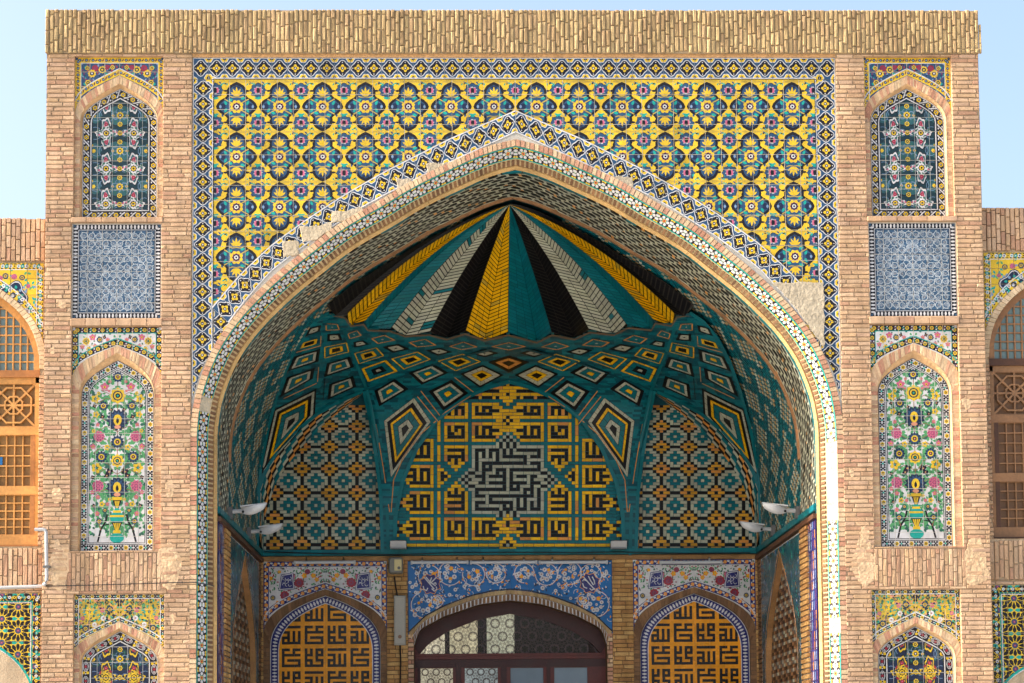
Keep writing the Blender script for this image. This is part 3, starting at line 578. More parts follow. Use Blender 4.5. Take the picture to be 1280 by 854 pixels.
# ================================================================== the portal
portal = thing('entrance_portal', 'tall brick and tile entrance portal with a deep pointed-arch recess', 'building')
def recess(a, b, c, d):                              # px rectangle on the left pier -> half-plane symmetric recess (positive x)
    x0 = abs(UX(a, (c+d)/2)); x1 = abs(UX(b, (c+d)/2)); return (x1, UZ((a+b)/2, d), x0, UZ((a+b)/2, c))
REC = [recess(92.3, 203.8, 70.2, 271.5), recess(89, 201.7, 278.6, 398), recess(88.3, 201.4, 408, 689), (0, 0, 0, 0)]
r4 = recess(91.5, 205, 742.5, 850); REC[3] = (r4[0], .6, r4[2], r4[3])
YR, YP = .045, .105
def blotch(x, z, w, h, n=26):
    r = [rnd.uniform(.55, 1.15) for _ in range(n)]; r = [(r[i-1]+2*r[i]+r[(i+1) % n])/4 for i in range(n)]
    return [(x+w*r[i]*math.cos(2*math.pi*i/n), z+h*r[i]*math.sin(2*math.pi*i/n)) for i in range(n)]
def pier(sx):
    x0, x1 = XF+.004, XO
    mb = MB(); M = PL(.004); mm = lin((176, 152, 124))
    def X(p): return ccw([(sx*q[0], q[1]) for q in p])
    holes = [X(rect(*r)) for r in REC]
    for p in csubs([X(rect(x0, 0, x1, ZC0))], holes): mb.poly(p, M, 0, mm)
    for r in REC:
        q = rect(*r)
        for i in range(4):
            a, b = q[i], q[(i+1) % 4]
            mb.face([(sx*a[0], .004, a[1]), (sx*b[0], .004, b[1]), (sx*b[0], YR+.03, b[1]), (sx*a[0], YR+.03, a[1])], lin((200, 160, 122)))
    for xx, yb in ((x1, 7.6),): mb.face([(sx*xx, .002, 0), (sx*xx, yb, 0), (sx*xx, yb, ZC0), (sx*xx, .002, ZC0)], lin((196, 146, 106)))
    mb.face([(sx*x0, .0, 0), (sx*x0, .12, 0), (sx*x0, .12, ZC0), (sx*x0, .0, ZC0)], lin((205, 180, 150)))
    part = mb.build('brick_pier', M_BRICK, portal)
    sol = X(rect(REC[2][0]-.01, REC[3][3]+.035, REC[2][2]+.03, REC[2][1]-.02))
    bl = []
    bl += courses(sx*x0 if sx > 0 else -x1, 0, x1 if sx > 0 else -x0, ZC0, .0575, .235, .014, holes+[sol])
    sb = bbox(sol); bl += courses(sb[0], sb[1], sb[2], sb[3], .056, .2, .012, (), BR_F, .008, True)
    vis = [b for b in bl if b[0][0][1] > 3.0]; low = [b for b in bl if b[0][0][1] <= 3.0]
    emit_bricks(vis, part, M_BRICK, maxobj=300, M=PL(.0)); emit_bricks(low, part, M_BRICK, M=PL(.0), stuff='lower_brickwork')
    lg = MB()                                             # ledges between the niches
    for za, zb in ((REC[0][1], REC[1][3]), (REC[1][1], REC[2][3])):
        for k in range(6):
            w = (REC[1][2]-REC[1][0]+.02)/6; xa = sx*(REC[1][0]-.01+k*w); xb = sx*(REC[1][0]-.01+(k+1)*w-.008)
            lg.prism(ccw(rect(min(xa, xb), zb+.006, max(xa, xb), za-.006)), PL(0), -.01, .016+rnd.uniform(-.003, .003), jit(rnd.choice(BR_F), .08), .005)
    lg.build('ledge', M_BRICK, part)
    for k in range(5):                                    # patches of smeared plaster
        cx, cz, w = rnd.choice((rnd.uniform(x0+.06, REC[2][0]-.08), rnd.uniform(REC[2][2]+.08, x1-.08))), rnd.uniform(3.2, 8.5), rnd.uniform(.08, .2); pb = MB()
        pb.prism(ccw(blotch(sx*cx, cz, w*.4, w*.6)), PL(0), -.01, .0078+rnd.uniform(0, .001), jit(lin((212, 182, 146)), .05), .003)
        pb.build('plaster_patch', M_PLAS, part)
    for zc, w, hh in (((REC[2][1]+REC[3][3])/2+.1, .16, .34), ((REC[2][1]+REC[3][3])/2-.05, .12, .2)):
        for xx in (REC[2][0]-.12, REC[2][2]+.13):
            pb = MB(); o = blotch(sx*xx, zc, w, hh)
            pb.prism(ccw(o), PL(0), -.01, (.0072 if hh > .3 else .0084)+rnd.uniform(0, .0004), jit(lin((214, 184, 148)), .05), .003); pb.build('plaster_patch', M_PLAS, part)
    return part
PIER = {sx: pier(sx) for sx in (-1, 1)}
# ---- cornice of upright bricks
cm = MB(); cm.box(-XO-.005, -.02, ZC0, XO+.005, 7.6, ZC1-.012, lin((172, 150, 118)))
cornice = cm.build('cornice', M_BRICK, portal)
bl = courses(-XO-.02, ZC0-.004, XO+.01, ZC1, .0585, .2, .015, (), BR_C, .02, True, .006, .2)
bl += courses(XO+.01, ZC0, XO+.04, ZC1-.19, .03, .2, .006, (), BR_C, .018, True)
for t in range(len(bl)):
    p, h, c = bl[t]
    if max(q[1] for q in p) > ZC1-.005: bl[t] = ([(q[0], q[1]+(rnd.uniform(-.012, .006) if q[1] > ZC1-.03 else 0)) for q in p], h, c)
emit_bricks(bl, cornice, M_BRICK, maxobj=300, M=PL(-.02), ch=.009, hj=.004)
rb = MB(); rb.box(-XO+.01, .0, ZC1-.012, XO-.01, 7.55, ZC1-.002, PAL['mor']); rb.box(-XO, 7.5, 0, XO, 7.6, ZC0, PAL['mor']); rb.build('roof_and_rear', M_BRICK, portal)
# ---- niches on the piers
def niche(sx, R, springo, apexo, apexi, hwp, springp, apexp, zb, art, pal, sp, nx, label, part_par, slope=.56, kk=.62, dx=0., so=.5):
    xc = sx*(R[0]+R[2])/2+sx*dx; a = (R[2]-R[0])/2; hi = hwp+.016
    ao = pointed(a, springo, apexo, xc, so, 10, kk); ai = pointed(hi, springp-.01, apexi, xc, slope, 10, kk); ap = pointed(hwp, springp, apexp, xc, slope, 10, kk)
    mb = MB(); hole = convexify(closed(ai, zb))
    for p in csubs([rect(xc-a, R[1], xc+a, R[3])], [hole]): mb.poly(p, PL(YR+.004), 0, lin((222, 196, 156)))
    full_i = [(ai[0][0], zb)]+ai+[(ai[-1][0], zb)]; full_p = [(ap[0][0], zb)]+ap+[(ap[-1][0], zb)]
    ruled(mb, full_i, full_p, YR-.004, YP+.012, lin((214, 176, 132))); mb.face([(xc-hi, YR, zb), (xc+hi, YR, zb), (xc+hi, YP+.01, zb), (xc-hi, YP+.01, zb)], lin((200, 160, 120)))
    part = mb.build('niche_surround', M_PLAS, portal)
    bl = []; n = 17; Ao = resamp(ao, 2*n+1); Ai = resamp(ai, 2*n+1)
    for i in range(2*n):
        q = [Ao[i], Ao[i+1], Ai[i+1], Ai[i]]; cxx = sum(v[0] for v in q)/4; czz = sum(v[1] for v in q)/4
        q = ccw([(cxx+(v[0]-cxx)*.9, czz+(v[1]-czz)*.93) for v in q]); bl.append((q, .012+rnd.uniform(-.002, .002), jit(rnd.choice(BR_R), .1)))
    z = springo
    for s in (-1, 1):
        e0, e1 = xc+s*a, xc+s*hi; z = springo-.006
        while z > R[1]+.02: bl.append((rect(min(e0, e1)+.003, max(z-.05, R[1]), max(e0, e1)-.002, z), .012+rnd.uniform(-.002, .002), jit(rnd.choice(BR_R if rnd.random() < .5 else BR_F), .1))); z -= .058
    emit_bricks(bl, part, M_BRICK, M=PL(YR+.012), stuff='niche_brick_edging', depth=-.01)
    # spandrel tiles
    cv = Cv(); art_spandrel(cv, xc, xc-a, springo-.02, xc+a, R[3], ao, *sp)
    gx = [xc-a+2*a*i/6 for i in range(7)]; hgt = R[3]-(springo-.02); nz = max(2, round(hgt/.2)); gz = [springo-.02+hgt*i/nz for i in range(nz+1)]
    tiles(cv, part, gx, gz, YR+.012, sp[3], minus=[convexify(closed(ao, springo-1))])
    # the arched tile picture
    pb = MB(); pb.poly(convexify(closed([(xc+(x-xc)*.998, z) for x, z in ap], zb)), PL(YP+.003), 0, PAL['gro']); pan = pb.build('tile_panel', M_GROUT, portal, label=label)
    cv = Cv(); art(cv, xc, apexp, zb, hwp, springp, apexp, slope, kk, pal)
    gx = [xc-hwp+2*hwp*i/nx for i in range(nx+1)]; nz = round((apexp-zb)/(2*hwp/nx)); gz = [zb+(apexp-zb)*i/nz for i in range(nz+1)]
    tiles(cv, pan, gx, gz, YP+.010, pal[0], clip=convexify(closed(ap, zb)))
def zz(py): return UZ(147, py)
for sx in (-1, 1):
    R = REC[0]
    niche(sx, R, zz(141), zz(92.8), zz(103.5), .475, zz(150), zz(107.5), zz(270.8), art_cartouche, ('tea', 'wht', 'red', 'yel'),
          ('y', 7.4, 4.2, 'blu', [(35, 21, 5.6, 'ylo'), (22, 16, 5, 'yhl'), (31, 14, 4.4, 'red'), (16, 13, 3.6, 'red'), (40, 33, 4, 'yhl'), (9, 13, 3, 'yhl'), (41, 14, 3, 'yhl')], 3, 150, ('nav', 'pur', 'tur', 'lbl', 'nav', 'red')), 5, 'arched tile picture with white cartouches on dark teal', portal)
    R = REC[2]
    niche(sx, R, zz(474), zz(431), zz(440.3), .455, zz(493), zz(448.5), zz(687.8), art_vase, ('wht', 0, 0, 0),
          ('b', 7.6, 5.2, 'wht', [(39, 18, 5.2, 'yel'), (22, 16, 4.6, 'nav'), (31, 13, 4.6, 'p5'), (44, 25, 3.4, 'p5'), (36, 28, 3.4, 'y5'), (12, 16, 3, 'p5'), (28, 24, 3, 'p5'), (45, 36, 4, 'nav'), (16, 13, 2.6, 'blk')], 4, 60, ('grn', 'dgr', 'grn')), 5, 'arched tile picture of a turquoise vase of flowers', portal, so=.36)
    R = REC[3]
    niche(sx, R, zz(817), zz(777), zz(785), .475, zz(828), zz(788.5), 1.0, art_cartouche, ('nav', 'yel', 'red', 'yel'),
          ('w', 5.4, 3.6, 'oli', [(37, 22, 6, 'y5'), (12, 19, 5, 'nav'), (21, 20, 3.6, 'p5'), (20, 30, 3.6, 'wht'), (42, 43, 5, 'nav'), (31, 38, 3.4, 'wht'), (46, 30, 3, 'p5'), (25, 12, 3, 'nav')], 6, 460, ('tur', 'sal', 'dgr', 'nav', 'yel', 'grn', 'blk')), 5, 'arched tile picture of yellow cartouches on dark blue', portal)
    R = REC[1]; x0, x1 = sorted((sx*R[0], sx*R[2]))
    mb = MB(); mb.poly(rect(x0, R[1], x1, R[3]), PL(YR-.011), 0, PAL['gro']); pan = mb.build('tile_panel', M_GROUT, portal, label='square blue and white arabesque tile panel')
    cv = Cv(); art_arabesque(cv, x0+.012, R[1]+.006, x1-.012, R[3]-.012)
    tiles(cv, pan, [x0+.012+(x1-x0-.024)*i/6 for i in range(7)], [R[1]+.006+(R[3]-R[1]-.018)*i/6 for i in range(7)], YR-.004, 'bl2')
# ---- spandrel field over the great arch
def crv(L, y=0.):
    return [(abs(q[0]), q[1]) for q in (U(px, py, y) for px, py in L)]
BO = resamp(crv([(264, 384), (300, 342), (340, 304.5), (388, 270), (433.6, 240.5), (480, 214), (560, 173.5), (641, 137.3)])[:-1]+[(0., UZ(641, 137.3))], 41)
BI_px = [(286, 403.5), (292, 395), (305, 378), (340, 338), (395, 297), (452, 260), (480, 244.5), (560, 204.5)]
BJ = resamp(crv(BI_px)+[(0., UZ(641, 165.5))], 41)
BI = resamp([(C_R1[0][0]+.004, UZ(238, 506))]+crv([(251, 461), (278.5, 413.7), (305, 378), (340, 338), (395, 297), (452, 260), (480, 244.5), (560, 204.5)])+[(0., UZ(641, 165.5))], 41)
YT = .022
top_in = UZ(640, 98.5); XI = .5*(abs(UX(265.6, 200))+abs(UX(1019.5, 200))); zt0 = BO[0][1]
mb = MB()
for s in (-1, 1):                                         # backing behind the tiles, down to the arch
    for i in range(len(C_R1)-1):
        a, b = C_R1[i], C_R1[i+1]
        if a[0]-b[0] < 1e-6: continue
        mb.face([(s*a[0], YT+.001, a[1]), (s*b[0], YT+.001, b[1]), (s*b[0], YT+.001, ZC0), (s*a[0], YT+.001, ZC0)], PAL['gro'])
    mb.face([(s*C_R1[0][0], YT+.001, 0), (s*(XF+.02), YT+.001, 0), (s*(XF+.02), YT+.001, ZC0), (s*C_R1[0][0], YT+.001, ZC0)], PAL['gro'])
spand = mb.build('spandrel_panel', M_GROUT, portal, label='yellow and blue floral tile field above the great arch')
cv = Cv(); px, pz = .5325, .651; mx0 = UX(295.5, 132.7); mz0 = UZ(640, 132.7)
nx0 = round(2*abs(mx0)/px); sp_ = 2*abs(mx0)/nx0
def bo_z(x): return float(np.interp(abs(x), [q[0] for q in BO][::-1], [q[1] for q in BO][::-1]))
for i in range(-1, nx0+2):
    for j in range(5):
        x, z = -abs(mx0)+i*sp_, mz0-j*pz
        if z > bo_z(min(abs(x)+.35, XI))-.45: medallion(cv, x, z)
gx = [-XI+2*XI*i/38 for i in range(39)]; nz = round((top_in-zt0)/.193); gz = [zt0+(top_in-zt0)*i/nz for i in range(nz+1)]
tiles(cv, spand, gx, gz, YT+.008, 'yel', only=lambda x, z: z+.14 > bo_z(min(abs(x)+.1, XI)), tilt=.0025)
# frame border of quatrefoils
fp = MB(); fp.box(-XF-.004, .0, ZF-.001, XF+.004, .03, ZC0+.002, lin((206, 160, 110))); fr = fp.build('frame_border', M_PLAS, portal, label='blue quatrefoil tile border framing the spandrels')
cv = Cv(); zm = (ZF+top_in)/2; n = round(2*XF/.2025)
for i in range(n): quatre(cv, -XF+.1+(2*XF-.2)*i/(n-1), zm)
nv = int((zm-6.2)/.2025)
for s in (-1, 1):
    for j in range(1, nv+6): quatre(cv, s*(XF+XI)/2, zm-.06-j*.2025, math.pi/2)
cv.place(0, 0, 1)
for pts, w, c, l in (([(-XI-.012, 5.9), (-XI-.012, top_in+.012), (XI+.012, top_in+.012), (XI+.012, 5.9)], .014, 'wht', 8), ([(-XI+.0, 6.9), (-XI+.0, top_in-.0), (XI, top_in), (XI, 6.9)], .012, 'blk', 9),
                     ([(-XF+.008, 5.9), (-XF+.008, ZF-.008), (XF-.008, ZF-.008), (XF-.008, 5.9)], .016, 'wht', 8)): cv.line(pts, w, c, l)
zb_ = UZ(238, 500); hb = (top_in-.006-zb_)
keep = [closed([(-x, z) for x, z in BI]+[(x, z) for x, z in BI[-2::-1]], zb_-2)]
tiles(cv, fr, [-XF+2*XF*i/41 for i in range(42)], [top_in-.006, ZF], YT+.006, 'blu', thick=.014)
kb = convexify(keep[0])
for s in (-1, 1):
    e = sorted((s*(XI-.006), s*XF)); tiles(cv, fr, e, [zb_+hb*i/21 for i in range(22)], YT+.006, 'blu', thick=.014, minus=[kb])
cw = Cv()
for s in (-1, 1):
    for i in range(2):
        for j in range(8): quatre(cw, s*(XI-.1-i*.2), zt0+.02-j*.2025, math.pi/2)
    e = sorted((s*(XI-.006), s*(XI-.27))); tiles(cw, fr, e, [zt0-.75+.2*i for i in range(5)], YT+.010, 'blu', thick=.012, minus=[kb])
# band of quatrefoils round the arch
bandL = Loft(BO, YT+.002, BJ, YT+.002, jamb=False); bl_ = bandL.L
bm = MB()
N = 52
for i in range(2*N):
    u0, u1 = bl_*i/N, bl_*(i+1)/N
    bm.face([bandL(u0, 0., .010), bandL(u1, 0., .010), bandL(u1, 1., .010), bandL(u0, 1., .010)], PAL['gro'])
band = bm.build('arch_band', M_GROUT, portal, label='blue quatrefoil tile band along the pointed arch')
cvb = Cv(); W = .27
for i in range(int(2*bl_/.203)+1): quatre(cvb, (i+.5)*.203, .135)
cvb.place(0, 0, 1); cvb.line([(0, .006), (2*bl_, .006)], .022, 'wht', 8); cvb.line([(0, -.012), (2*bl_, -.012)], .02, 'blk', 8); cvb.line([(0, W-.008), (2*bl_, W-.008)], .022, 'wht', 8)
def bandM(u, w, h): return bandL(u, np.asarray(w)/W, h)
tiles(cvb, band, [bl_*i/26 for i in range(53)], [0, W], 0, 'blu', M=bandM, thick=.014)
# rings: brick edge, mosaic splay, brick roll
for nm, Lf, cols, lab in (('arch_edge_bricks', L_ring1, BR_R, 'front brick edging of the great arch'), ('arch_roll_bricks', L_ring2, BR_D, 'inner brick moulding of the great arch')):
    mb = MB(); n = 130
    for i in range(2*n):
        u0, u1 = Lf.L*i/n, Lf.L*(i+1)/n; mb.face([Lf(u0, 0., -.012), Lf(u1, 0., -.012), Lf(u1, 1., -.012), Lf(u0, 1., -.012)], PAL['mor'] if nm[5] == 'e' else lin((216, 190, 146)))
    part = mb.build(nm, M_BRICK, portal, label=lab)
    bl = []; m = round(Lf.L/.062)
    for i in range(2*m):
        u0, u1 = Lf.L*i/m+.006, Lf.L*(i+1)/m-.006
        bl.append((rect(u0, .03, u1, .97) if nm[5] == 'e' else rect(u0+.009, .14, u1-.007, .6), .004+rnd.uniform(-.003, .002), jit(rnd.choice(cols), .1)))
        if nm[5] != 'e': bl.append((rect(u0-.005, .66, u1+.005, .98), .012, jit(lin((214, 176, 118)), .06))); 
    emit_bricks(bl, part, M_BRICK, M=Lf, stuff='arch_bricks', ch=.0, hj=.001, depth=-.014)
mb = MB(); n = 130; Lf = L_mos
for i in range(2*n):
    u0, u1 = Lf.L*i/n, Lf.L*(i+1)/n; mb.face([Lf(u0, 0., -.006), Lf(u1, 0., -.006), Lf(u1, 1., -.006), Lf(u0, 1., -.006)], PAL['pla'])
mosb = mb.build('mosaic_splay', M_PLAS, portal, label='splayed mosaic band of white and orange flowers inside the arch')
cv = Cv(); Wm = Lf.W*100; per = 20.4; n = round(2*Lf.L*100/per)
def keepm(u):
    x, y, z = Lf(u, .5, 0.); px_ = float(x)
    if px_ < 0: return not (6.06 < z < 6.24)
    return not (4.74 < z < 5.62 or 3.2 < z < 3.5)
for i in range(n):
    u = (i+.5)*2*Lf.L/n
    if not keepm(u): continue
    cv.place(u, 0, .01); h = Wm/2
    for q in range(6):
        a, b = -10.3+q*20.6/6, -10.3+(q+1)*20.6/6
        cv.poly([(a, 0), (b, 0), (b, Wm), (a, Wm)], 'blk', 1); cv.poly([(a, 0), (b, 0), (b, Wm*.09), (a, Wm*.09)], 'tur', 4); cv.poly([(a, Wm*.92), (b, Wm*.92), (b, Wm), (a, Wm)], 'tur', 4)
    cv.rose(0, h, 3.2, 6, 'ora', 3, .5, .2); cv.disc(0, h, 1.5, 'red', 4, 6); cv.rose(0, h, 4.2, 6, 'tur', 2, .4, .7)
    for k in range(6): a = k*math.pi/3; cv.disc(5.3*math.cos(a), h+5.2*math.sin(a), 2.2, 'wht', 3, 7)
    for s in (-1, 1):
        cv.disc(s*9.2, h+2.4, 2., 'wht', 3, 6); cv.disc(s*9.2, h-2.4, 2., 'wht', 3, 6); cv.disc(s*10.2, h, 1., 'grn', 3, 5)
        for t in (-1, 1): cv.leaf(s*6.8, h+t*Wm*.37, 0, s*3.6, 3., 'yel', 3)
def mosM(u, w, h): return L_mos(u, np.asarray(w)*100/Wm, h)
cv.build('flower_mosaic', mosM, M_GLAZE, mosb, h0=.001, step=.0006)
# broken-tile patches where mortar shows
for P in ([(534, 204), (556, 204), (577, 199), (560, 211), (533, 224)], [(495, 223), (513, 223), (514, 231), (497, 240)], [(415, 264), (433, 264), (452, 258), (455, 263), (430, 276), (414, 279)], [(375, 283), (397, 283), (415, 277), (416, 286), (396, 299), (378, 303)],
          [(354, 301), (374, 301), (373, 319), (354, 321)], [(758, 220), (791, 221), (791, 240), (768, 232)], [(966, 353), (1030, 353), (1031, 436), (1016, 416), (996, 386)]):
    mb = MB(); Q_ = [U(a, b) for a, b in P]; rag = []
    for i in range(len(Q_)):
        a, b = Q_[i], Q_[(i+1) % len(Q_)]; k = max(2, int(math.hypot(b[0]-a[0], b[1]-a[1])/.035)); rag += [(a[0]+(b[0]-a[0])*t/k+rnd.uniform(-.011, .011), a[1]+(b[1]-a[1])*t/k+rnd.uniform(-.011, .011)) for t in range(k)]
    mb.prism(ccw(rag), PL(YT), -.005, .022, jit(PAL['plg'] if P[0][0] > 700 else lin((190, 176, 152)), .05), .006); mb.build('mortar_patch', M_PLAS, portal)
# ================================================================== inside the recess
ZS0, ZS1 = 4.85, 4.95; YB = 5.4
uS = ZS1                                        # jamb height along the loft = metres up the jamb
# ---- soffit of the front arch: rows of black and buff bricks
mb = MB(); n = 90; Lf = L_soff
for i in range(2*n):
    u0, u1 = uS-.12+(Lf.L-uS+.12)*i/n, uS-.12+(Lf.L-uS+.12)*(i+1)/n
    mb.face([Lf(u0, 0., -.012), Lf(u1, 0., -.012), Lf(u1, 1., -.012), Lf(u0, 1., -.012)], PAL['mod'])
soff = mb.build('arch_soffit', M_MOS, portal, label='arch underside of black and buff brick weave')
mb = MB(); rows = 20; dl = .17
for r in range(rows):
    w0, w1 = .04+.95*(r-(.2 if r % 2 == 0 else -.2))/rows+.002, .04+.95*(r+1+(.2 if r % 2 == 0 else -.2))/rows-.002; off = ((r//2)*.06) % dl; u = uS-off
    while u < 2*Lf.L-uS:
        for a, b, c in ((0, .128, 'ibk' if r % 2 == 0 else 'ibe'), (.131, dl-.003, 'ibe' if (r*5+int(u*6)) % 11 else 'ior')):
            p, q = max(u+a, uS), min(u+b, 2*Lf.L-uS)
            if q-p > .01:
                sk = .02
                wv = lambda t: .011*math.sin(t*2*math.pi/dl*.5+r*.3)
                mb.prism(ccw([(p, w0+wv(p)), (q, w0+wv(q)), (q+sk, w1+wv(q+sk)), (p+sk, w1+wv(p+sk))]), Lf, -.012, rnd.uniform(-.002, .003), jit(PAL[c], .16), 0)
        u += dl
mb.build('woven_bricks', M_MOS, soff, kind='stuff')
mb = MB(); k = 0; u = uS                        # broken turquoise edging along the front of the soffit
while u < 2*Lf.L-uS:
    L = rnd.uniform(.16, .3)
    if rnd.random() < .72: mb.prism(ccw(rect(u, .0, u+L-.012, .05)), Lf, -.012, .012, jit(PAL['itl'], .15), .003)
    u += L
mb.build('turquoise_edging', M_MOS, soff, kind='stuff')
mb = MB()
for (ya, oa), (yb, ob) in (((YS1-.03, 0.), (YS1, .028)), ((YS1, .028), (YS1+.05, .028)), ((YS1+.05, .028), (YS1+.06, -.05))):
    P, Q = hoff(S_, -oa) if oa else S_, hoff(S_, -ob)
    for s in (-1, 1):
        for i in range(len(P)-1):
            mb.face([(s*P[i][0], ya, P[i][1]), (s*P[i+1][0], ya, P[i+1][1]), (s*Q[i+1][0], yb, Q[i+1][1]), (s*Q[i][0], yb, Q[i][1])], jit(lin((150, 112, 78)), .12))
mb.build('brick_rim', M_BRICK, soff)
# ---- barrel behind it: turquoise with buff flecks
Lf = L_bar; mb = MB(); n = 90
for i in range(2*n):
    u0, u1 = uS-.12+(Lf.L-uS+.12)*i/n, uS-.12+(Lf.L-uS+.12)*(i+1)/n; mb.face([Lf(u0, 0., -.012), Lf(u1, 0., -.012), Lf(u1, 1., -.012), Lf(u0, 1., -.012)], PAL['itd'])
barrel = mb.build('side_vault', M_MOS, portal, label='turquoise side vault with buff brick flecks')
mb = MB(); cu, nd = .05, 46
for side in (0, 1):
    m = int((Lf.L*.94-uS)/cu)
    for i in range(m):
        u0 = uS+i*cu; uu = (u0, u0+cu-.007) if side == 0 else (2*Lf.L-u0-cu+.007, 2*Lf.L-u0)
        for j in range(nd):
            d = abs((i % 20)-10)*.8+abs((j % 12)-6)*1.2; d2 = abs(((i+10) % 20)-10)*.8+abs(((j+6) % 12)-6)*1.2; buff = min(d, d2) <= 5.4 and (i+j) % 2 == 0
            c = 'oli2' if buff and (i*7+j*3) % 4 else 'ibe' if buff else ('itl' if (i+j) % 3 else 'itd')
            sk = .25/nd
            mb.prism(rect(uu[0], j/nd+.002, uu[1], (j+1)/nd-.003), Lf, -.01, rnd.uniform(-.002, .002)+(.003 if buff else 0), jit(PAL[c], .18), 0)
    for ya, yb_ in ((.0, .012), (.2, .215)): pass
mb.build('flecked_bricks', M_MOS, barrel, kind='stuff')
# ---- net vault: depth of the surface over the picture, from the lines where it meets barrel, back wall and ring
ZR = 7.83; CX = 636.5
def mirp(P): return [(2*CX-x, y) for x, y in P]
barL = [(321.5, 688), (322, 640), (326, 585), (335, 536), (347, 492), (361, 452), (377, 422), (394, 402), (411, 391)]
RING = [(411, 391), (431, 395.3), (439, 406), (454.5, 403.5), (460, 411), (487.6, 412), (507, 418.7), (536.5, 416.8), (558.7, 422.6), (581.4, 415.5), (606, 424), (635, 417), (671, 426.5), (690, 417), (718, 422.5), (737, 413.5), (767, 417), (785, 408), (814, 411), (819, 402), (839, 405.5), (846, 394.5), (862, 392)]
def bar_depth(px, py):                           # where the sight line meets the barrel section
    sec = hoff(S_, .03); sx = [q[0] for q in sec][::-1]; sz = [q[1] for q in sec][::-1]
    lo, hi = YS1, 5.6
    for _ in range(40):
        m = (lo+hi)/2; x, z = U(px, py, m); lim = float(np.interp(z, sorted(sz), sorted(sx)[::-1] if 0 else [q[0] for q in sorted(zip(sx, sz), key=lambda t: t[1])])) if z > sz[-1] else sec[0][0]
        if abs(x) < lim: lo = m
        else: hi = m
    return min(lo, 5.36)
cen = [(493, 690), (494.5, 645), (503, 602), (520, 562), (545, 526), (580, 498), (610, 484.5), (636.5, 477)]
lun_o = [(322.7, 660), (324, 612), (332, 588), (350, 560), (372, 537), (396, 518), (424, 502), (452, 490)]
lun_r = [(455, 489), (462, 520), (470, 570), (476, 620), (478, 690)]
ctl = [(x, y, bar_depth(x, y)) for x, y in barL]; ctl += [(2*CX-x, y, d) for x, y, d in ctl]
for P, d in ((cen, 5.36), (lun_o, 5.2), (lun_r[1:], 5.3)):
    for x, y in P[::2] if P is not cen else P:
        ctl.append((x, y, d)); 
        if abs(x-CX) > 1: ctl.append((2*CX-x, y, d))
for x, y in RING[1:-1]: ctl.append((x, y, min(5.0, at_height(x, y, ZR))))
ct = np.array(ctl)
def tpsk(d2): return np.where(d2 > 1e-9, .5*d2*np.log(np.maximum(d2, 1e-9)), 0)
K = tpsk(((ct[:, None, :2]-ct[None, :, :2])**2).sum(-1)/1e4)+np.eye(len(ct))*.02; Pm = np.c_[np.ones(len(ct)), ct[:, :2]/100]
Wt = np.linalg.solve(np.block([[K, Pm], [Pm.T, np.zeros((3, 3))]]), np.r_[ct[:, 2], 0, 0, 0])
def phi(px, py):
    px, py = np.atleast_1d(np.asarray(px, float)), np.atleast_1d(np.asarray(py, float))
    k = tpsk(((px[:, None]-ct[None, :, 0])**2+(py[:, None]-ct[None, :, 1])**2)/1e4)
    return np.clip(k @ Wt[:-3]+Wt[-3]+Wt[-2]*px/100+Wt[-1]*py/100, 1.6, 5.38)
def NM(px, py, h):
    P = PX(px, py, phi(px, py)); n = np.array([0, -1., -.35])[:, None]; P = P+n*np.asarray(h); 
    return (P[0], P[1], P[2]) if np.ndim(px) else (float(P[0, 0]), float(P[1, 0]), float(P[2, 0]))
poly = ([(321.5, 694)]+barL+RING[1:-1]+mirp(barL)[::-1]+[(2*CX-321.5, 694)]+mirp(lun_o)+mirp(lun_r)+mirp(cen)[:-1]+cen[::-1]+lun_r[::-1]+lun_o[::-1])
def crossings(P, y):
    xs = []
    for i in range(len(P)):
        a, b = P[i], P[(i+1) % len(P)]
        if (a[1] <= y) != (b[1] <= y): xs.append(a[0]+(b[0]-a[0])*(y-a[1])/(b[1]-a[1]))
    return sorted(xs)
V = []; F = []; C = []; y = 389.; st = 3.
while y < 694:
    t, m, b = crossings(poly, y+.01), crossings(poly, y+st/2), crossings(poly, y+st-.01)
    if len(t) == len(b) == len(m): pr = [(t[i], t[i+1], b[i], b[i+1]) for i in range(0, len(t)-1, 2)]
    else: pr = [(m[i], m[i+1], m[i], m[i+1]) for i in range(0, len(m)-1, 2)]
    for a0, a1, b0, b1 in pr:
        k = max(1, int((a1-a0)/10))
        for i in range(k):
            f0, f1 = i/k, (i+1)/k; bb = len(V); V += [(b0+(b1-b0)*f0, y+st), (b0+(b1-b0)*f1, y+st), (a0+(a1-a0)*f1, y), (a0+(a1-a0)*f0, y)]
            F.append([bb, bb+1, bb+2, bb+3]); C.append(jit(PAL['itl' if rnd.random() < .6 else 'itd'], .16))
    y += st
V = np.array(V); W_ = np.array(NM(V[:, 0], V[:, 1], np.zeros(len(V)))).T
net = link('net_vault', W_, F, C, M_MOS, portal, label='turquoise net vault of stepped diamonds')
def zA(P): return [(300+x/7.11, 380+y/7.11) for x, y in P]
def zB(P): return [(460+x/7.11, 400+y/7.11) for x, y in P]
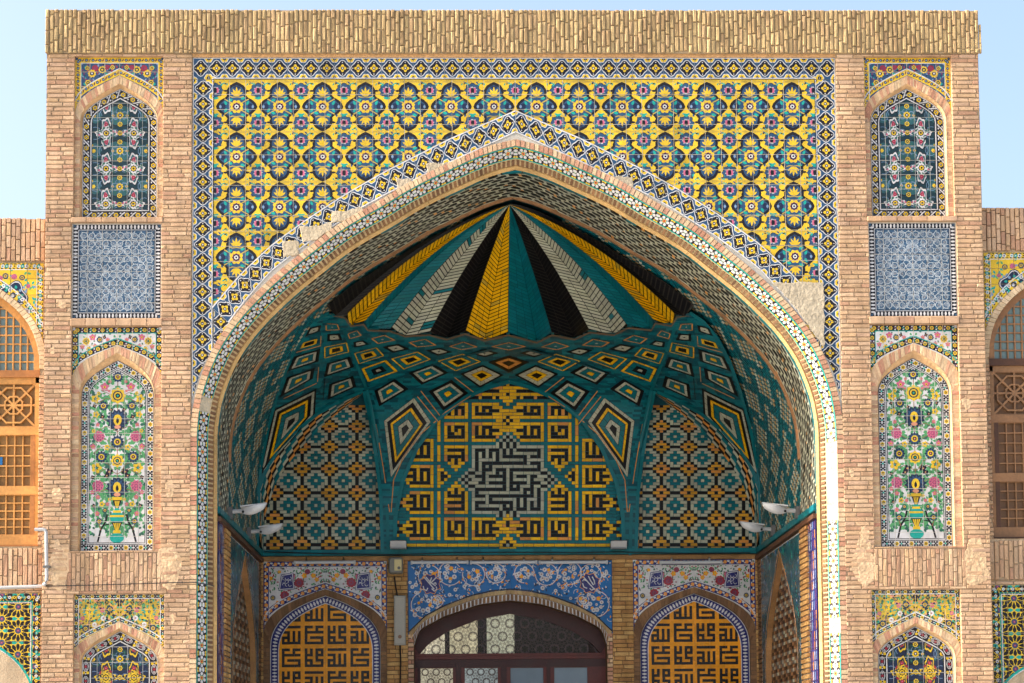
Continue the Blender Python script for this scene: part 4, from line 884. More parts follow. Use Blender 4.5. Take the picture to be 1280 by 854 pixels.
SCH = {'A': [(1, 'ibk'), (.77, 'ibe'), (.55, 'itl'), (.22, 'iye')], 'B': [(1, 'iye'), (.88, 'itl'), (.56, 'iye'), (.32, 'ibk')], 'C': [(1, 'ibk'), (.62, 'ibe'), (.12, 'ibk')], 'D': [(1, 'ior'), (.8, 'itl'), (.14, 'ibe')],
       'K': [(1, 'ibk'), (.93, 'ibe'), (.8, 'ibk'), (.68, 'iye'), (.55, 'itl'), (.32, 'ibe'), (.14, 'ibk')], 'L': [(1, 'ibe'), (.84, 'ibk'), (.7, 'iye'), (.57, 'itl'), (.33, 'ibe'), (.15, 'ibk')],
       'E': [(1, 'ibk'), (.66, 'ior'), (.32, 'ibk')], 'F': [(1, 'ibk'), (.84, 'ibe'), (.5, 'iye'), (.25, 'ibk')], 'G': [(1, 'iye'), (.8, 'itl'), (.42, 'ibk'), (.16, 'ibe')], 'H': [(1, 'iye'), (.62, 'ibk')]}
DIA = [('C', zA([(585, 285), (620, 215), (720, 190), (705, 245)])), ('H', zA([(540, 395), (565, 345), (685, 310), (675, 355)])), ('A', zA([(430, 595), (490, 470), (705, 405), (690, 510)])), ('A', zA([(365, 820), (425, 655), (655, 575), (640, 665)])),
       ('K', [(323.5, 597), (343, 511.6), (395.8, 485.6), (393.7, 517.3)]), ('D', zA([(765, 235), (765, 175), (865, 180), (885, 230)])), ('C', zA([(780, 330), (780, 270), (885, 265), (905, 320)])), ('B', zA([(755, 480), (755, 385), (945, 345), (965, 425)])),
       ('A', zA([(755, 645), (780, 530), (970, 475), (1005, 560)])), ('A', zA([(785, 845), (800, 715), (1000, 645), (1025, 735)])), ('D', zA([(975, 310), (960, 265), (1040, 235), (1080, 280)])), ('C', zA([(1020, 385), (1010, 340), (1095, 325), (1145, 360)])),
       ('B', zA([(1060, 530), (1020, 440), (1210, 390), (1275, 460)])), ('G', [(453, 461), (482, 450.6), (496, 464), (460.7, 476.6)]), ('A', zB([(65, 630), (235, 530), (350, 615), (105, 760)])), ('D', zB([(30, 165), (150, 135), (240, 180), (90, 210)])),
       ('C', zB([(135, 240), (270, 215), (365, 260), (220, 290)])), ('B', zB([(215, 345), (440, 285), (550, 350), (320, 435)])), ('A', zB([(370, 470), (575, 395), (705, 470), (480, 570)])), ('A', zB([(550, 635), (740, 540), (880, 650), (670, 795)])),
       ('L', [(480, 526), (517.7, 497), (538.5, 527), (488.6, 597)]), ('D', zB([(365, 200), (510, 170), (605, 225), (435, 240)])), ('C', zB([(520, 270), (640, 250), (745, 285), (620, 315)])), ('B', zB([(630, 365), (840, 305), (995, 370), (780, 450)])),
       ('F', zB([(830, 480), (1020, 405), (1195, 490), (995, 595)])), ('D', zB([(725, 235), (850, 195), (970, 240), (830, 265)])), ('C', zB([(915, 295), (1035, 260), (1155, 295), (1035, 330)]))]
CEN = [('E', zB([(1078, 375), (1250, 320), (1422, 375), (1250, 462)])), ('D', zB([(1100, 236), (1250, 200), (1400, 236), (1250, 268)])), ]
ALL = DIA+[(k, [(2*CX-x, y) for x, y in p]) for k, p in DIA]+CEN
for kd, P in ALL:                                 # each stepped diamond: rings of glazed bricks, proud of the ribs
    P = ccw(P); gx_, gy_ = sum(p[0] for p in P)/4, sum(p[1] for p in P)/4; mb = MB(); S = SCH[kd]; ks = 1.0 if kd in 'KL' else 1.07
    P = [(gx_+(a-gx_)*ks, gy_+(b-gy_)*ks) for a, b in P]
    # backing
    def bil(a, b): return tuple((P[0][t]*(1-a)+P[1][t]*a)*(1-b)+(P[3][t]*(1-a)+P[2][t]*a)*b for t in (0, 1))
    nb_ = 6
    for a in range(nb_):
        for b in range(nb_): mb.face([NM(*bil((a+da)/nb_, (b+db)/nb_), .005) for da, db in ((0, 0), (1, 0), (1, 1), (0, 1))], PAL['ibk'])
    for q, (k0, c) in enumerate(S):
        k1 = S[q+1][0] if q+1 < len(S) else 0
        for e in range(4):
            a, b = P[e], P[(e+1) % 4]; ln = math.hypot(b[0]-a[0], b[1]-a[1])*k0; m = max(1, int(ln/7)); g = min(.04*m, .12)
            for i in range(m):
                f0, f1 = (i+.03)/m, (i+.97)/m
                def pt(f, k): return (gx_+(a[0]+(b[0]-a[0])*f-gx_)*k, gy_+(a[1]+(b[1]-a[1])*f-gy_)*k)
                kk0, kk1 = k0-.012, k1+.012 if k1 else .0
                qd = [pt(f0, kk0), pt(f1, kk0)]+([pt(f1, kk1), pt(f0, kk1)] if k1 else [pt(.5, 0)])
                mb.face([NM(x, y, .011+.0015*rnd.random()+.002*q) for x, y in qd], jit(PAL[c], .12))
    mb.build('diamond', M_MOS, net)
cv = Cv()                                         # thin orange lines and heavier ribs along the lunettes
for s in (1, -1):
    f = (lambda P: P) if s == 1 else mirp
    for pts, w, c in (([(487, 640), (480, 590), (470, 530)], 1., 'ior'), ([(489, 640), (492, 600), (505, 570), (525, 543), (545, 526)], 1., 'ior'), (zB([(470, 630), (640, 850)]), 1., 'ior'), (zB([(640, 850), (950, 650)]), .9, 'ior'), (zB([(770, 510), (950, 650)]), .9, 'ior'),
                      (zB([(440, 680), (580, 850), (640, 925)]), .9, 'ior'), (zA([(700, 560), (690, 690)]), .8, 'ior'), (zA([(390, 840), (680, 705)]), .8, 'ior'), (zA([(500, 430), (720, 370)]), .8, 'ior'), (zA([(722, 285), (716, 360)]), .8, 'ior'), (zA([(755, 660), (740, 850)]), .7, 'ibk')):
        cv.line(f(pts), w, c, 6)
    cv.line(f(cen), 5, 'itl', 4); cv.line(f(lun_r), 4.5, 'itl', 4); cv.line(f(lun_o), 4, 'itl', 4); cv.line(f(barL), 4, 'itl', 4); cv.line(f([(485.5, 694), (484, 640), (474, 560), (459, 488), (440, 440), (430, 412)]), 4, 'itl', 3)
    cv.line(f([(455, 489), (500, 472), (560, 450), (620, 436)]), 2.5, 'itd', 2)
cv.line([(x, y+2) for x, y in RING], 2.2, 'mod', 6)
cv.build('ribs', NM, M_MOS, net, h0=.004, step=.002, ja=.1)
# ---- umbrella shell above the ring
APX, YA = (637, 255.5), 1.62; A3 = np.array(PX(*APX, YA)[:, 0])
def ring3(p): return np.array(PX(p[0], p[1], at_height(p[0], p[1], ZR))[:, 0])
SEG = [(0, None, 1, 'ibk'), (1, 2, 3, 'iye'), (3, 4, 5, 'itl'), (5, 6, 7, 'ibe'), (7, 8, 9, 'ibk'), (9, 10, 11, 'iye'), (11, 12, 13, 'itl'), (13, 14, 15, 'ibk'), (15, 16, 17, 'ibe'), (17, 18, 19, 'itl'), (19, 20, 21, 'iye'), (21, None, 22, 'ibk')]
_sec = sorted(hoff(S_, .02))
def shellpt(p3, v, px):
    if px < 409 or px > 867:                      # outermost line follows the rim of the arch
        q = p3*(1-v)+A3*v; q[2] = max(q[2], float(np.interp(abs(q[0]), [t[0] for t in _sec], [t[1] for t in _sec]))-.03-.05*v); return q
    q = p3*(1-v)+A3*v; q[2] += 4*v*(1-v)*(.02+.19*abs(px-637)/225); return q
for i0, im, i1, c in SEG:
    lines = [RING[i0]]+([RING[im]] if im else [((RING[i0][0]+RING[i1][0])/2, (RING[i0][1]+RING[i1][1])/2+1)])+[RING[i1]]
    if c == 'ibk' and i0 == 0: lines = [(408, 388), (420, 395), (432, 396)]
    if c == 'ibk' and i1 == 22: lines = [(846, 394.5), (856, 395.5), (868, 391)]
    R3 = [ring3(p) for p in lines]; mb = MB(); bk = MB(); ln = np.linalg.norm(R3[1]-A3)
    for h in (0, 1):
        pa, pb, xa, xb = (R3[h], R3[h+1], lines[h][0], lines[h+1][0])
        w = np.linalg.norm(pa-pb); nr = int(ln/.068); up = np.array([0, .012, .012])
        def S3(f, v, o=0): q = shellpt(pa, v, xa)*(1-f)+shellpt(pb, v, xb)*f; return q+up*o
        for r in range(24):
            v0, v1 = r/24, (r+1)/24; bk.face([S3(0, v0, 1), S3(1, v0, 1), S3(1, v1, 1), S3(0, v1, 1)], lin((58, 54, 48)) if c == 'ibk' else PAL['ibk'] if c != 'itl' else PAL['itd'])
        sl = .028*(1 if h == 0 else -1)
        for r in range(nr):
            v0, v1 = r/nr+.003, (r+1)/nr-(.0035 if c != 'itl' else .001)
            m = max(1, min(3, int(w*(1-v0)/.17+.5)))
            for i in range(m):
                f0, f1 = (i+.03)/m, (i+.97)/m; s0 = sl*(f0 if h else f0-1)*-1 if 0 else 0
                ch = lambda f: (.03*(1-f) if h == 0 else .03*f)
                qs = [S3(f0, min(.997, max(0, v0+ch(f0)-.015)), -.3+rnd.uniform(-.1, .1)), S3(f1, min(.997, max(0, v0+ch(f1)-.015)), -.3), S3(f1, min(.999, v1+ch(f1)-.015), -.3), S3(f0, min(.999, v1+ch(f0)-.015), -.3)]
                cc = PAL[c]
                if c == 'ibe' and rnd.random() < .04: cc = PAL['itl']
                if c == 'iye' and rnd.random() < .05: cc = PAL['oli']
                mb.face(qs, jit(cc, .13 if c != 'itl' else .16))
    fl = bk.build('shell_flute', M_MOS, portal, label='%s glazed-brick flute of the shell vault' % {'ibk': 'black', 'iye': 'yellow', 'itl': 'turquoise', 'ibe': 'buff'}[c])
    mb.build('flute_bricks', M_MOS, fl, kind='stuff')
# ---- lunettes on the back wall: brick mosaics
YL = YB+.06
def cells(grid, cellpoly, clip, parent, name, M=None, depth=-.012):
    """grid {(i,j): colour}; joins runs of one colour into bricks up to three long"""
    done = set(); mb = MB()
    for (i, j) in sorted(grid, key=lambda t: (t[1], t[0])):
        if (i, j) in done: continue
        c = grid[i, j]; n = 1
        while n < 3 and grid.get((i+n, j)) == c and (i+n, j) not in done: n += 1
        m = 1
        if n == 1:
            while m < 3 and grid.get((i, j+m)) == c and (i, j+m) not in done and grid.get((i+1, j+m)) != c: m += 1
        for a in range(n):
            for b in range(m): done.add((i+a, j+b))
        p = cin(ccw(cellpoly(i, j, n, m)), clip)
        if len(p) < 3 or abs(area2(p)) < 1e-6: continue
        cc = PAL[c]
        if c in ('iye', 'ist') and rnd.random() < (.12 if c == 'iye' else .3): cc = PAL['ior']
        mb.prism(p, M, depth, rnd.uniform(-.002, .003), jit(cc, .16), 0)
    return mb.build(name, M_MOS, parent, kind='stuff')
def back(px, py, y=YB): return U(px, py, y)
def bpoly(P, y): return convexify([back(a, b, y) for a, b in P])
G = {}
def put(i, j, c): G[i, j] = c
for i in range(-35, 36):
    for j in range(-32, 23): put(i, j, 'itl')
KUF = ["########.#.#.########", "#...#...#.#.#.......#", "#.#.#.#.#.#.#######.#", "#.#.#.#.#.......#...#", "#.#####.#######.#####", "#.#.............#...#", "#.#.#.#############.#", "#.#...#...#.........#", ".##.###.#.#.########.", "#...#.....#.#...#..##",
       "###.#####.#.#####.###", "##..#.....#.....#...#", ".########.#.#.###.##.", "#.........#...#...#.#", "#.#############.#.#.#", "#...#.............#.#", "#####.#######.#.###.#", "#...#.......#.#.#.#.#", "#.#######.#.#.#.#.#.#", "#.......#...#...#...#", "########.#.#.########"]
for j, row in enumerate(KUF):
    for i, ch in enumerate(row): put(i-10, j-10, 'ibe' if ch == '#' else 'ibk')
for d in range(1, 5):
    for t in range(-(4-d), 5-d):
        c = 'ibe' if (abs(t) == 4-d or (t+d) % 2 == 0) else 'ibk'
        put(t, -10-d, c); put(10+d, t, c); put(-10-d, t, c); put(t, 10+d, c if d < 2 else 'itl')
def kbox(i0, i1, j0, j1, st, point=None):
    for i in range(i0, i1+1):
        for j in range(j0, j1+1): put(i, j, 'iye' if i in (i0, i1) or j in (j0, j1) else 'ibk')
    if st == 'v':
        for i in range(i0+2, i1-1, 2):
            for j in range(j0+1 if (i-i0) % 4 == 2 else j0+2, j1-1): put(i, j, 'iye')
    if st == 'u':
        for i in range(i0+2, i1-1, 2):
            for j in range(j0+2, j1): put(i, j, 'iye')
    if st == 'h':
        for j in range(j0+2, j1-1, 2):
            for i in range(i0+1, i1-1): put(i, j, 'iye')
    if st == 'g':
        for i, a, b in ((i0+2, j0+1, j1-2), (i1-2, j0+2, j1-2)):
            for j in range(a, b): put(i, j, 'iye')
        put(i0+3, j1-2, 'iye'); put(i1-2, j1-2, 'iye')
    ic, jc = (i0+i1)//2, (j0+j1)//2
    if point in ('r', 'l'):
        s = 1 if point == 'r' else -1; e = i1 if s > 0 else i0
        for j in range(j0+1, j1): put(e, j, 'ibk' if (j-jc) % 2 == 0 else 'iye')
        for d in range(1, 4):
            for t in range(-(3-d), 4-d): put(e+s*d, jc+t, 'iye' if abs(t) == 3-d else ('ibk' if (t+d) % 2 else 'iye'))
    if point in ('d', 'u'):
        s = 1 if point == 'd' else -1; e = j1 if s > 0 else j0
        for i in range(i0+1, i1): put(i, e, 'ibk' if (i-ic) % 2 == 0 else 'iye')
        for d in range(1, 4):
            for t in range(-(3-d), 4-d): put(ic+t, e+s*d, 'iye' if abs(t) == 3-d else ('ibk' if (t+d) % 2 else 'iye'))
for s in (-1, 1):
    def bx(a, b, c, d, st, p=None):
        pp = {'r': 'l', 'l': 'r'}.get(p, p) if s < 0 else p
        kbox(*((a, b) if s > 0 else (-b, -a)), c, d, st, pp)
    bx(12, 18, -23, -19, 'u'); bx(12, 18, -17, -12, 'g'); bx(12, 18, -10, -6, 'h', 'd'); bx(12, 18, 4, 10, 'h', 'u'); bx(12, 18, 12, 18, 'g')
    bx(22, 28, -12, -6, 'v'); bx(22, 28, -4, 2, 'v', 'r'); bx(22, 28, 4, 10, 'v', 'r'); bx(22, 28, 12, 18, 'v', 'r')
    bx(4, 10, -23, -19, 'v', 'l'); bx(4, 10, -17, -12, 'v', 'l'); bx(4, 10, 12, 18, 'v', 'l')
    for j in range(-19, 19):
        if j not in (-11, -5, 3, 11): put(s*20, j, 'iye')
    for d in range(1, 4):
        for t in range(-(3-d), 4-d): put(s*(20-d), -1+t, 'iye' if abs(t) == 3-d else 'ibk')
    for j in range(-8, 19):
        for i in range(31, 35):
            if (i+abs((j+1) % 8-4)) in (34, 35): put(s*i, j, 'iye' if j % 2 else 'ibk')
    for i in range(0, 33): put(s*i, 20, 'iye')
def diamond(ic, jc, r, a='iye', b='ibk'):
    for i in range(-r, r+1):
        for j in range(-r, r+1):
            if abs(i)+abs(j) <= r: put(ic+i, jc+j, b if (abs(i)+abs(j)) in (0, 1) and (i+j) % 2 == (0 if abs(i)+abs(j) == 0 else 1) and abs(i)+abs(j) != 2 and (i == 0 and j == 0 or r < 3) else a)
diamond(0, -18, 3); put(1, -18, 'ibk'); put(-1, -18, 'ibk'); put(0, -19, 'ibk'); put(0, -17, 'ibk'); put(0, -18, 'iye')
diamond(0, 14, 3); put(0, 13, 'ibk'); diamond(0, 20, 3); put(0, 20, 'ibe'); put(1, 20, 'ibk'); put(-1, 20, 'ibk'); put(0, 19, 'ibk')
for j in range(-31, -24):
    for i in range(-14, 15):
        put(i, j, 'iye' if (j % 2 == 0 and abs(i) < 14) or (abs(i) in (4, 8) and j % 3) else 'ibk')
diamond(0, -26, 3); put(0, -26, 'ibk')
mb = MB(); LC = [(491, 690), (491.5, 645), (500, 602), (517, 561), (542, 524), (578, 496), (608, 482), (636.5, 475)]; LCF = LC+[(2*CX-x, y) for x, y in LC[-2::-1]]
mb.poly(bpoly(LCF, YL+.012), PL(YL+.012), 0, PAL['itd']); lun = mb.build('kufic_lunette', M_MOS, portal, label='arched panel of yellow square lettering round a buff lettered square')
GX, GY = 634.8, 599.6
def cp(i, j, n, m): g = .28; return [back(GX+(i-.5)*4.31+g, GY+(j-.5)*4.1+g, YL), back(GX+(i+n-.5)*4.31-g, GY+(j-.5)*4.1+g, YL), back(GX+(i+n-.5)*4.31-g, GY+(j+m-.5)*4.1-g, YL), back(GX+(i-.5)*4.31+g, GY+(j+m-.5)*4.1-g, YL)]
cells(G, cp, bpoly(LCF, YL), lun, 'lettering_bricks', PL(YL))
def unit(dx, dy):
    a, b = abs(dx), abs(dy)
    if a > 4: a = 8-a
    if b > 4: b = 8-b
    if a == 0 and b == 0: return 'ibk'
    if b == 0: return 'ist' if a <= 2 else 'ibk'
    if a == 0: return 'ist' if b <= 2 else 'ibk'
    if (a, b) == (1, 1): return 'ist'
    if (a, b) in ((2, 1), (1, 2)): return 'ibk'
    if (a, b) == (4, 4) or (a, b) in ((3, 1), (4, 1), (1, 3), (1, 4), (2, 2), (3, 2), (2, 3)): return 'ibe'
    return 'itl'
rowy = [(-3, 459), (-2, 483), (-1, 508), (0, 533), (1, 558.7), (2, 585.9), (3, 616), (4, 648), (5, 681), (6, 714)]
def ry(r): return float(np.interp(r, [q[0] for q in rowy], [q[1] for q in rowy]))
for s in (1, -1):
    LS = [(328, 692), (327, 645), (338, 606), (368, 560), (410, 520), (452, 492), (464, 520), (472, 570), (477.5, 620), (480, 692)]
    if s < 0: LS = mirp(LS)
    mb = MB(); mb.poly(bpoly(LS, YL+.012), PL(YL+.012), 0, PAL['itd']); lun2 = mb.build('star_lunette', M_MOS, portal, label='corner lunette of yellow flowers and turquoise stars in brick')
    g2 = {}
    for i in range(-30, 10):
        for j in range(-8, 46): g2[i, j] = unit((i % 8), (j % 8))
    def cp2(i, j, n, m):
        g = .28; x = lambda v: (446.2+v*4.28) if s > 0 else 2*CX-(446.2+v*4.28); e = g*s
        return [back(x(i-.5)+e, ry((j-.5)/8)+g, YL), back(x(i+n-.5)-e, ry((j-.5)/8)+g, YL), back(x(i+n-.5)-e, ry((j+m-.5)/8)-g, YL), back(x(i-.5)+e, ry((j+m-.5)/8)-g, YL)]
    cells(g2, cp2, bpoly(LS, YL), lun2, 'star_bricks', PL(YL))
    # curved underside of the corner arch in front of it
    OA = [(322.7, 664), (324, 612), (332, 588), (350, 560), (372, 537), (396, 518), (424, 502), (453, 489)]; IA = [(329, 690), (331, 645), (345, 603), (360, 580), (377, 559), (400, 535), (424, 515), (454, 494)]
    if s < 0: OA, IA = mirp(OA), mirp(IA)
    mb = MB(); nn = 46; K_ = 7
    o_ = resamp(OA, nn); i_ = resamp(IA, nn)
    for a in range(nn-1):
        for k in range(K_):
            def q3(t, w):
                P, Q = np.array(NM(o_[t][0], o_[t][1], 0.)), np.array(PX(i_[t][0], i_[t][1], YL-.004)[:, 0]); return P*(1-w)+Q*w
            mb.face([q3(a, k/K_), q3(a+1, k/K_), q3(a+1, (k+1)/K_), q3(a, (k+1)/K_)], jit(PAL[('itl', 'ibe', 'ibk', 'ior', 'ibk', 'ibe', 'itd')[(k+a//2) % 7]], .2))
    mb.build('corner_arch', M_MOS, portal)
mb = MB()
mb.face([(-XS-.3, YB+.3, ZS0), (XS+.3, YB+.3, ZS0), (XS+.3, YB+.3, 8.5), (-XS-.3, YB+.3, 8.5)], PAL['itd']); mb.build('vault_backing', M_MOS, portal)
# ---- turquoise string course
mb = MB(); mb.box(-XS, YB-.06, ZS0, XS, YB+.1, ZS1-.01, PAL['itl'])
for s in (-1, 1):
    a, b = sorted((s*(XS-.03), s*(XS+.1))); mb.box(a, YS0+.03, ZS0, b, YB-.06, ZS1-.01, PAL['itl'])
sc_ = mb.build('string_course', M_MOS, portal)
mb = MB(); x = -XS+.04
while x < XS-.05:
    L = rnd.uniform(.18, .3); mb.box(x, YB-.066, ZS0+.006, min(x+L-.008, XS-.04), YB-.058, ZS1-.018, jit(PAL['itl'], .2)); x += L
for s in (-1, 1):
    y = YS0+.06
    while y < YB-.1:
        L = rnd.uniform(.18, .3); a, b = sorted((s*(XS-.036), s*(XS-.028))); mb.box(a, y, ZS0+.006, b, min(y+L-.008, YB-.07), ZS1-.018, jit(PAL['itl'], .2)); y += L
mb.build('glazed_course_bricks', M_MOS, sc_, kind='stuff')
# ================================================================== lower walls of the recess
def bx_(px): return U(px, 780, YB)[0]
def bz_(py): return U(636, py, YB)[1]
XN0, XN1 = abs(bx_(483.7)), abs(bx_(329.2)); XD = abs(bx_(509.8)); ZT = bz_(700.5)
def symc(P): return [(abs(q[0]), q[1]) for q in (U(a, b, YB) for a, b in P)]
def full(H): return [(-x, z) for x, z in H]+[(x, z) for x, z in H[-2::-1]]
dO = resamp(symc([(511, 791), (532, 770.6), (554.5, 758.4), (588, 745.6), (615, 739.5)])+[(0, bz_(737.4))], 25)
dI = resamp([(abs(bx_(517.5)), bz_(806))]+symc([(524.5, 787), (554.5, 770.6), (599, 755.6)])+[(0, bz_(750.5))], 25)
dG = resamp([(abs(U(524, 800, YB+.35)[0]), U(636, 818, YB+.35)[1])]+[(abs(q[0]), q[1]) for q in (U(a, b, YB+.35) for a, b in ((536, 805), (560, 789.5), (598, 774.5)))]+[(0, U(636, 767.5, YB+.35)[1])], 25)
door_hole = convexify(closed(full(dO), 0)); nhw = (XN1-XN0)/2; nxc = (XN0+XN1)/2; zsp, zap = bz_(791), bz_(735)
holes = [rect(-XD, 0, XD, ZT)]+[rect(min(s*XN0, s*XN1), 0, max(s*XN0, s*XN1), ZT) for s in (-1, 1)]
mb = MB()
for p in csubs([rect(-XS, 0, XS, ZS0)], holes): mb.poly(p, PL(YB+.012), 0, PAL['mod'])
bw = mb.build('rear_wall', M_BRICK, portal, label='buff brick rear wall of the recess')
bl = courses(-XS, 2.3, XS, ZS0, .066, .22, .01, holes, BR_I, .004); emit_bricks(bl, bw, M_BRICK, M=PL(YB), maxobj=150)
emit_bricks(courses(-XS, 0, XS, 2.3, .066, .22, .01, holes, BR_I, .004), bw, M_BRICK, M=PL(YB), stuff='lower_brickwork')
KA = ["###.###", "#...#..", "#######", "#......", "#.#####", "#.....#", "#######"]; KB_ = ["#.#.###", "#.#.#.#", "###.###", "#...#..", "###.###", "#.#...#", "#######"]; KC = ["#######", ".......", "###.#.#", "..#.#.#", "###.#.#", "#.#.#.#", "#######"]
for s in (-1, 1):
    xc = s*nxc; ao = pointed(nhw, zsp, zap, xc, .32, 12, .62); hi = nhw*.895; ai = pointed(hi, bz_(806), bz_(742.8), xc, .34, 12, .64); hp = nhw*.755; app = pointed(hp, bz_(812), bz_(752.8), xc, .38, 12, .64)
    YN = YB+.06; mb = MB()
    for p in csubs([rect(xc-nhw, 0, xc+nhw, ZT)], [convexify(closed(ai, 0))]): mb.poly(p, PL(YB+.01), 0, PAL['mod'])
    fi = [(ai[0][0], 0)]+ai+[(ai[-1][0], 0)]; ruled(mb, fi, fi, YB, YN+.01, lin((120, 92, 66)))
    part = mb.build('niche_surround', M_BRICK, portal)
    bl = []; Ao, Ai = resamp(ao, 41), resamp(ai, 41)
    for i in range(40):
        q = [Ao[i], Ao[i+1], Ai[i+1], Ai[i]]; a_, b_ = sum(v[0] for v in q)/4, sum(v[1] for v in q)/4
        bl.append((ccw([(a_+(v[0]-a_)*.9, b_+(v[1]-b_)*.95) for v in q]), .008, jit(rnd.choice(BR_D), .15)))
    for e in (-1, 1):
        e0, e1 = sorted((xc+e*nhw, xc+e*hi)); bl += courses(e0, 0, e1, zsp-.01, .066, .3, .01, (), BR_D, .006)
    emit_bricks(bl, part, M_BRICK, M=PL(YB+.01), stuff='niche_brick_edging')
    cv = Cv(); art_spandrel(cv, xc, xc-nhw, zsp-.02, xc+nhw, ZT, ao, 'o', 8.5, 5.6, 'wht', [(40, 33, 8, 'red'), (62, 52, 7.4, 'red'), (28, 35, 4.6, 'wht'), (32, 22, 4.6, 'ora'), (18, 22, 4.4, 'ora'), (13, 28, 4, 'ora'), (50, 24, 5, 'p5'), (27, 16, 4.5, 'red'), (80, 56, 4.6, 'nav'), (72, 66, 6, 'ora'), (84, 75, 5.4, 'ora'), (84, 26, 4, 'ora'), (86, 18, 3.5, 'red'), (9, 20, 3.6, 'pur'), (70, 16, 3, 'ora')], 8, 260, ('grn', 'dgr', 'dgr', 'red', 'grn'))
    for e in (-1, 1):                                    # cobalt cartouches with white script
        cv.place(xc+e*.62*nhw, ZT-.31, .01, 0, 1)
        cv.poly([(-13, -14), (12, -12), (10, 14), (-9, 11)], 'cob', 8); cv.poly([(-12, -13), (11, -11), (9, 13), (-8, 10)], 'wht', 9); cv.poly([(-10.5, -11.5), (9.8, -10), (8, 11.5), (-7, 9)], 'cob', 10)
        for q in range(9): cv.arc((q % 3-1)*4.6, (q//3-1)*5, 2.4, q*1.3, q*1.3+3.4, .8, 'wht', 11, 5)
    for q in ('cob',): 
        for sgn in (0,): pass
    tiles(cv, part, [xc-nhw+2*nhw*i/6 for i in range(7)], [zsp-.02+(ZT-zsp+.02)*i/4 for i in range(5)], YB+.01, 'wht', minus=[convexify(closed(ao, zsp-1))], gap=.002)
    mb = MB(); mb.poly(convexify(closed(ai, 0)), PL(YN+.01), 0, PAL['cob']); pan = mb.build('kufic_panel', M_GLAZE, portal, label='orange tile panel with black square lettering and beaded blue edge')
    cv = Cv(); mid = pointed((hi+hp)/2, bz_(809), (bz_(742.8)+bz_(752.8))/2, xc, .36, 12, .64); mp = [(mid[0][0], 2.2)]+mid+[(mid[-1][0], 2.2)]
    border(cv, mp, 9, 'n', 5.2, 2)
    for L_, w in ((ai, .02), (app, .024)): cv.place(0, 0, 1); cv.line([(L_[0][0], 0)]+L_+[(L_[-1][0], 0)], w, 'wht', 6)
    cv.build('beaded_edge', PL(YN+.009), M_GLAZE, pan, h0=.002)
    cv = Cv(); sp = .35; cell = .0409; clip = convexify(closed(app, 1.2)); cv.place(0, 0, 1)
    zr1 = bz_(780.3)
    for col in range(4):
        for row in range(-1, 12):
            g = (KC, KA, KB_)[(col+row) % 3] if 1 else 0
            x0 = xc-1.5*sp-.143+col*sp; z0 = zr1-row*sp
            for j, rw in enumerate(g):
                i = 0
                while i < 7:
                    if rw[i] == '#':
                        n = 1
                        while i+n < 7 and rw[i+n] == '#': n += 1
                        cv.poly(rect(x0+i*cell-.001, z0-(j+1)*cell-.001, x0+(i+n)*cell+.001, z0-j*cell+.001), 'ibk', 1); i += n
                    else: i += 1
    zlo = 1.2; zhi = max(p[1] for p in clip)
    tiles(cv, pan, [xc-hp+2*hp*i/6 for i in range(7)], [zlo+(zhi-zlo)*i/16 for i in range(17)], YN+.009, 'ora', clip=clip, gap=.0015, thick=.006, tilt=.001)
# ---- door bay
mb = MB(); oh = convexify(closed(full(dI), 0))
for p in csubs([rect(-XD, 0, XD, ZT)], [oh]): mb.poly(p, PL(YB+.01), 0, PAL['mod'])
fI = [(-dI[0][0], 0)]+full(dI)+[(dI[0][0], 0)]; ruled(mb, fI, fI, YB-.002, YB+.45, lin((112, 84, 58)))
dsur = mb.build('door_surround', M_BRICK, portal)
bl = []; O_, I_ = resamp(full(dO), 57), resamp(full(dI), 57)
for i in range(56):
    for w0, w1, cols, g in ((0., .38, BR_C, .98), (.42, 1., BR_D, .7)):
        q = [tuple(np.array(O_[k])*(1-w)+np.array(I_[k])*w) for k, w in ((i, w0), (i+1, w0), (i+1, w1), (i, w1))]; a_, b_ = sum(v[0] for v in q)/4, sum(v[1] for v in q)/4
        bl.append((ccw([(a_+(v[0]-a_)*g, b_+(v[1]-b_)*.96) for v in q]), .008, jit(rnd.choice(cols), .12)))
for e in (-1, 1):
    e0, e1 = sorted((e*XD, e*dI[0][0])); bl += courses(e0, 0, e1, dO[0][1]-.02, .066, .3, .016, (), BR_R, .006)
emit_bricks(bl, dsur, M_BRICK, M=PL(YB+.01), stuff='door_arch_bricks')
mb = MB()
for i in range(56):
    q = [tuple(np.array(O_[k])*(1-w)+np.array(I_[k])*w) for k, w in ((i, .42), (i+1, .42), (i+1, 1.), (i, 1.))]; mb.poly(ccw(q), PL(YB+.006), 0, PAL['wht'])
mb.build('white_joints', M_PLAS, dsur)
cv = Cv(); r = random.Random(3); HX = XD*100; zt = ZT
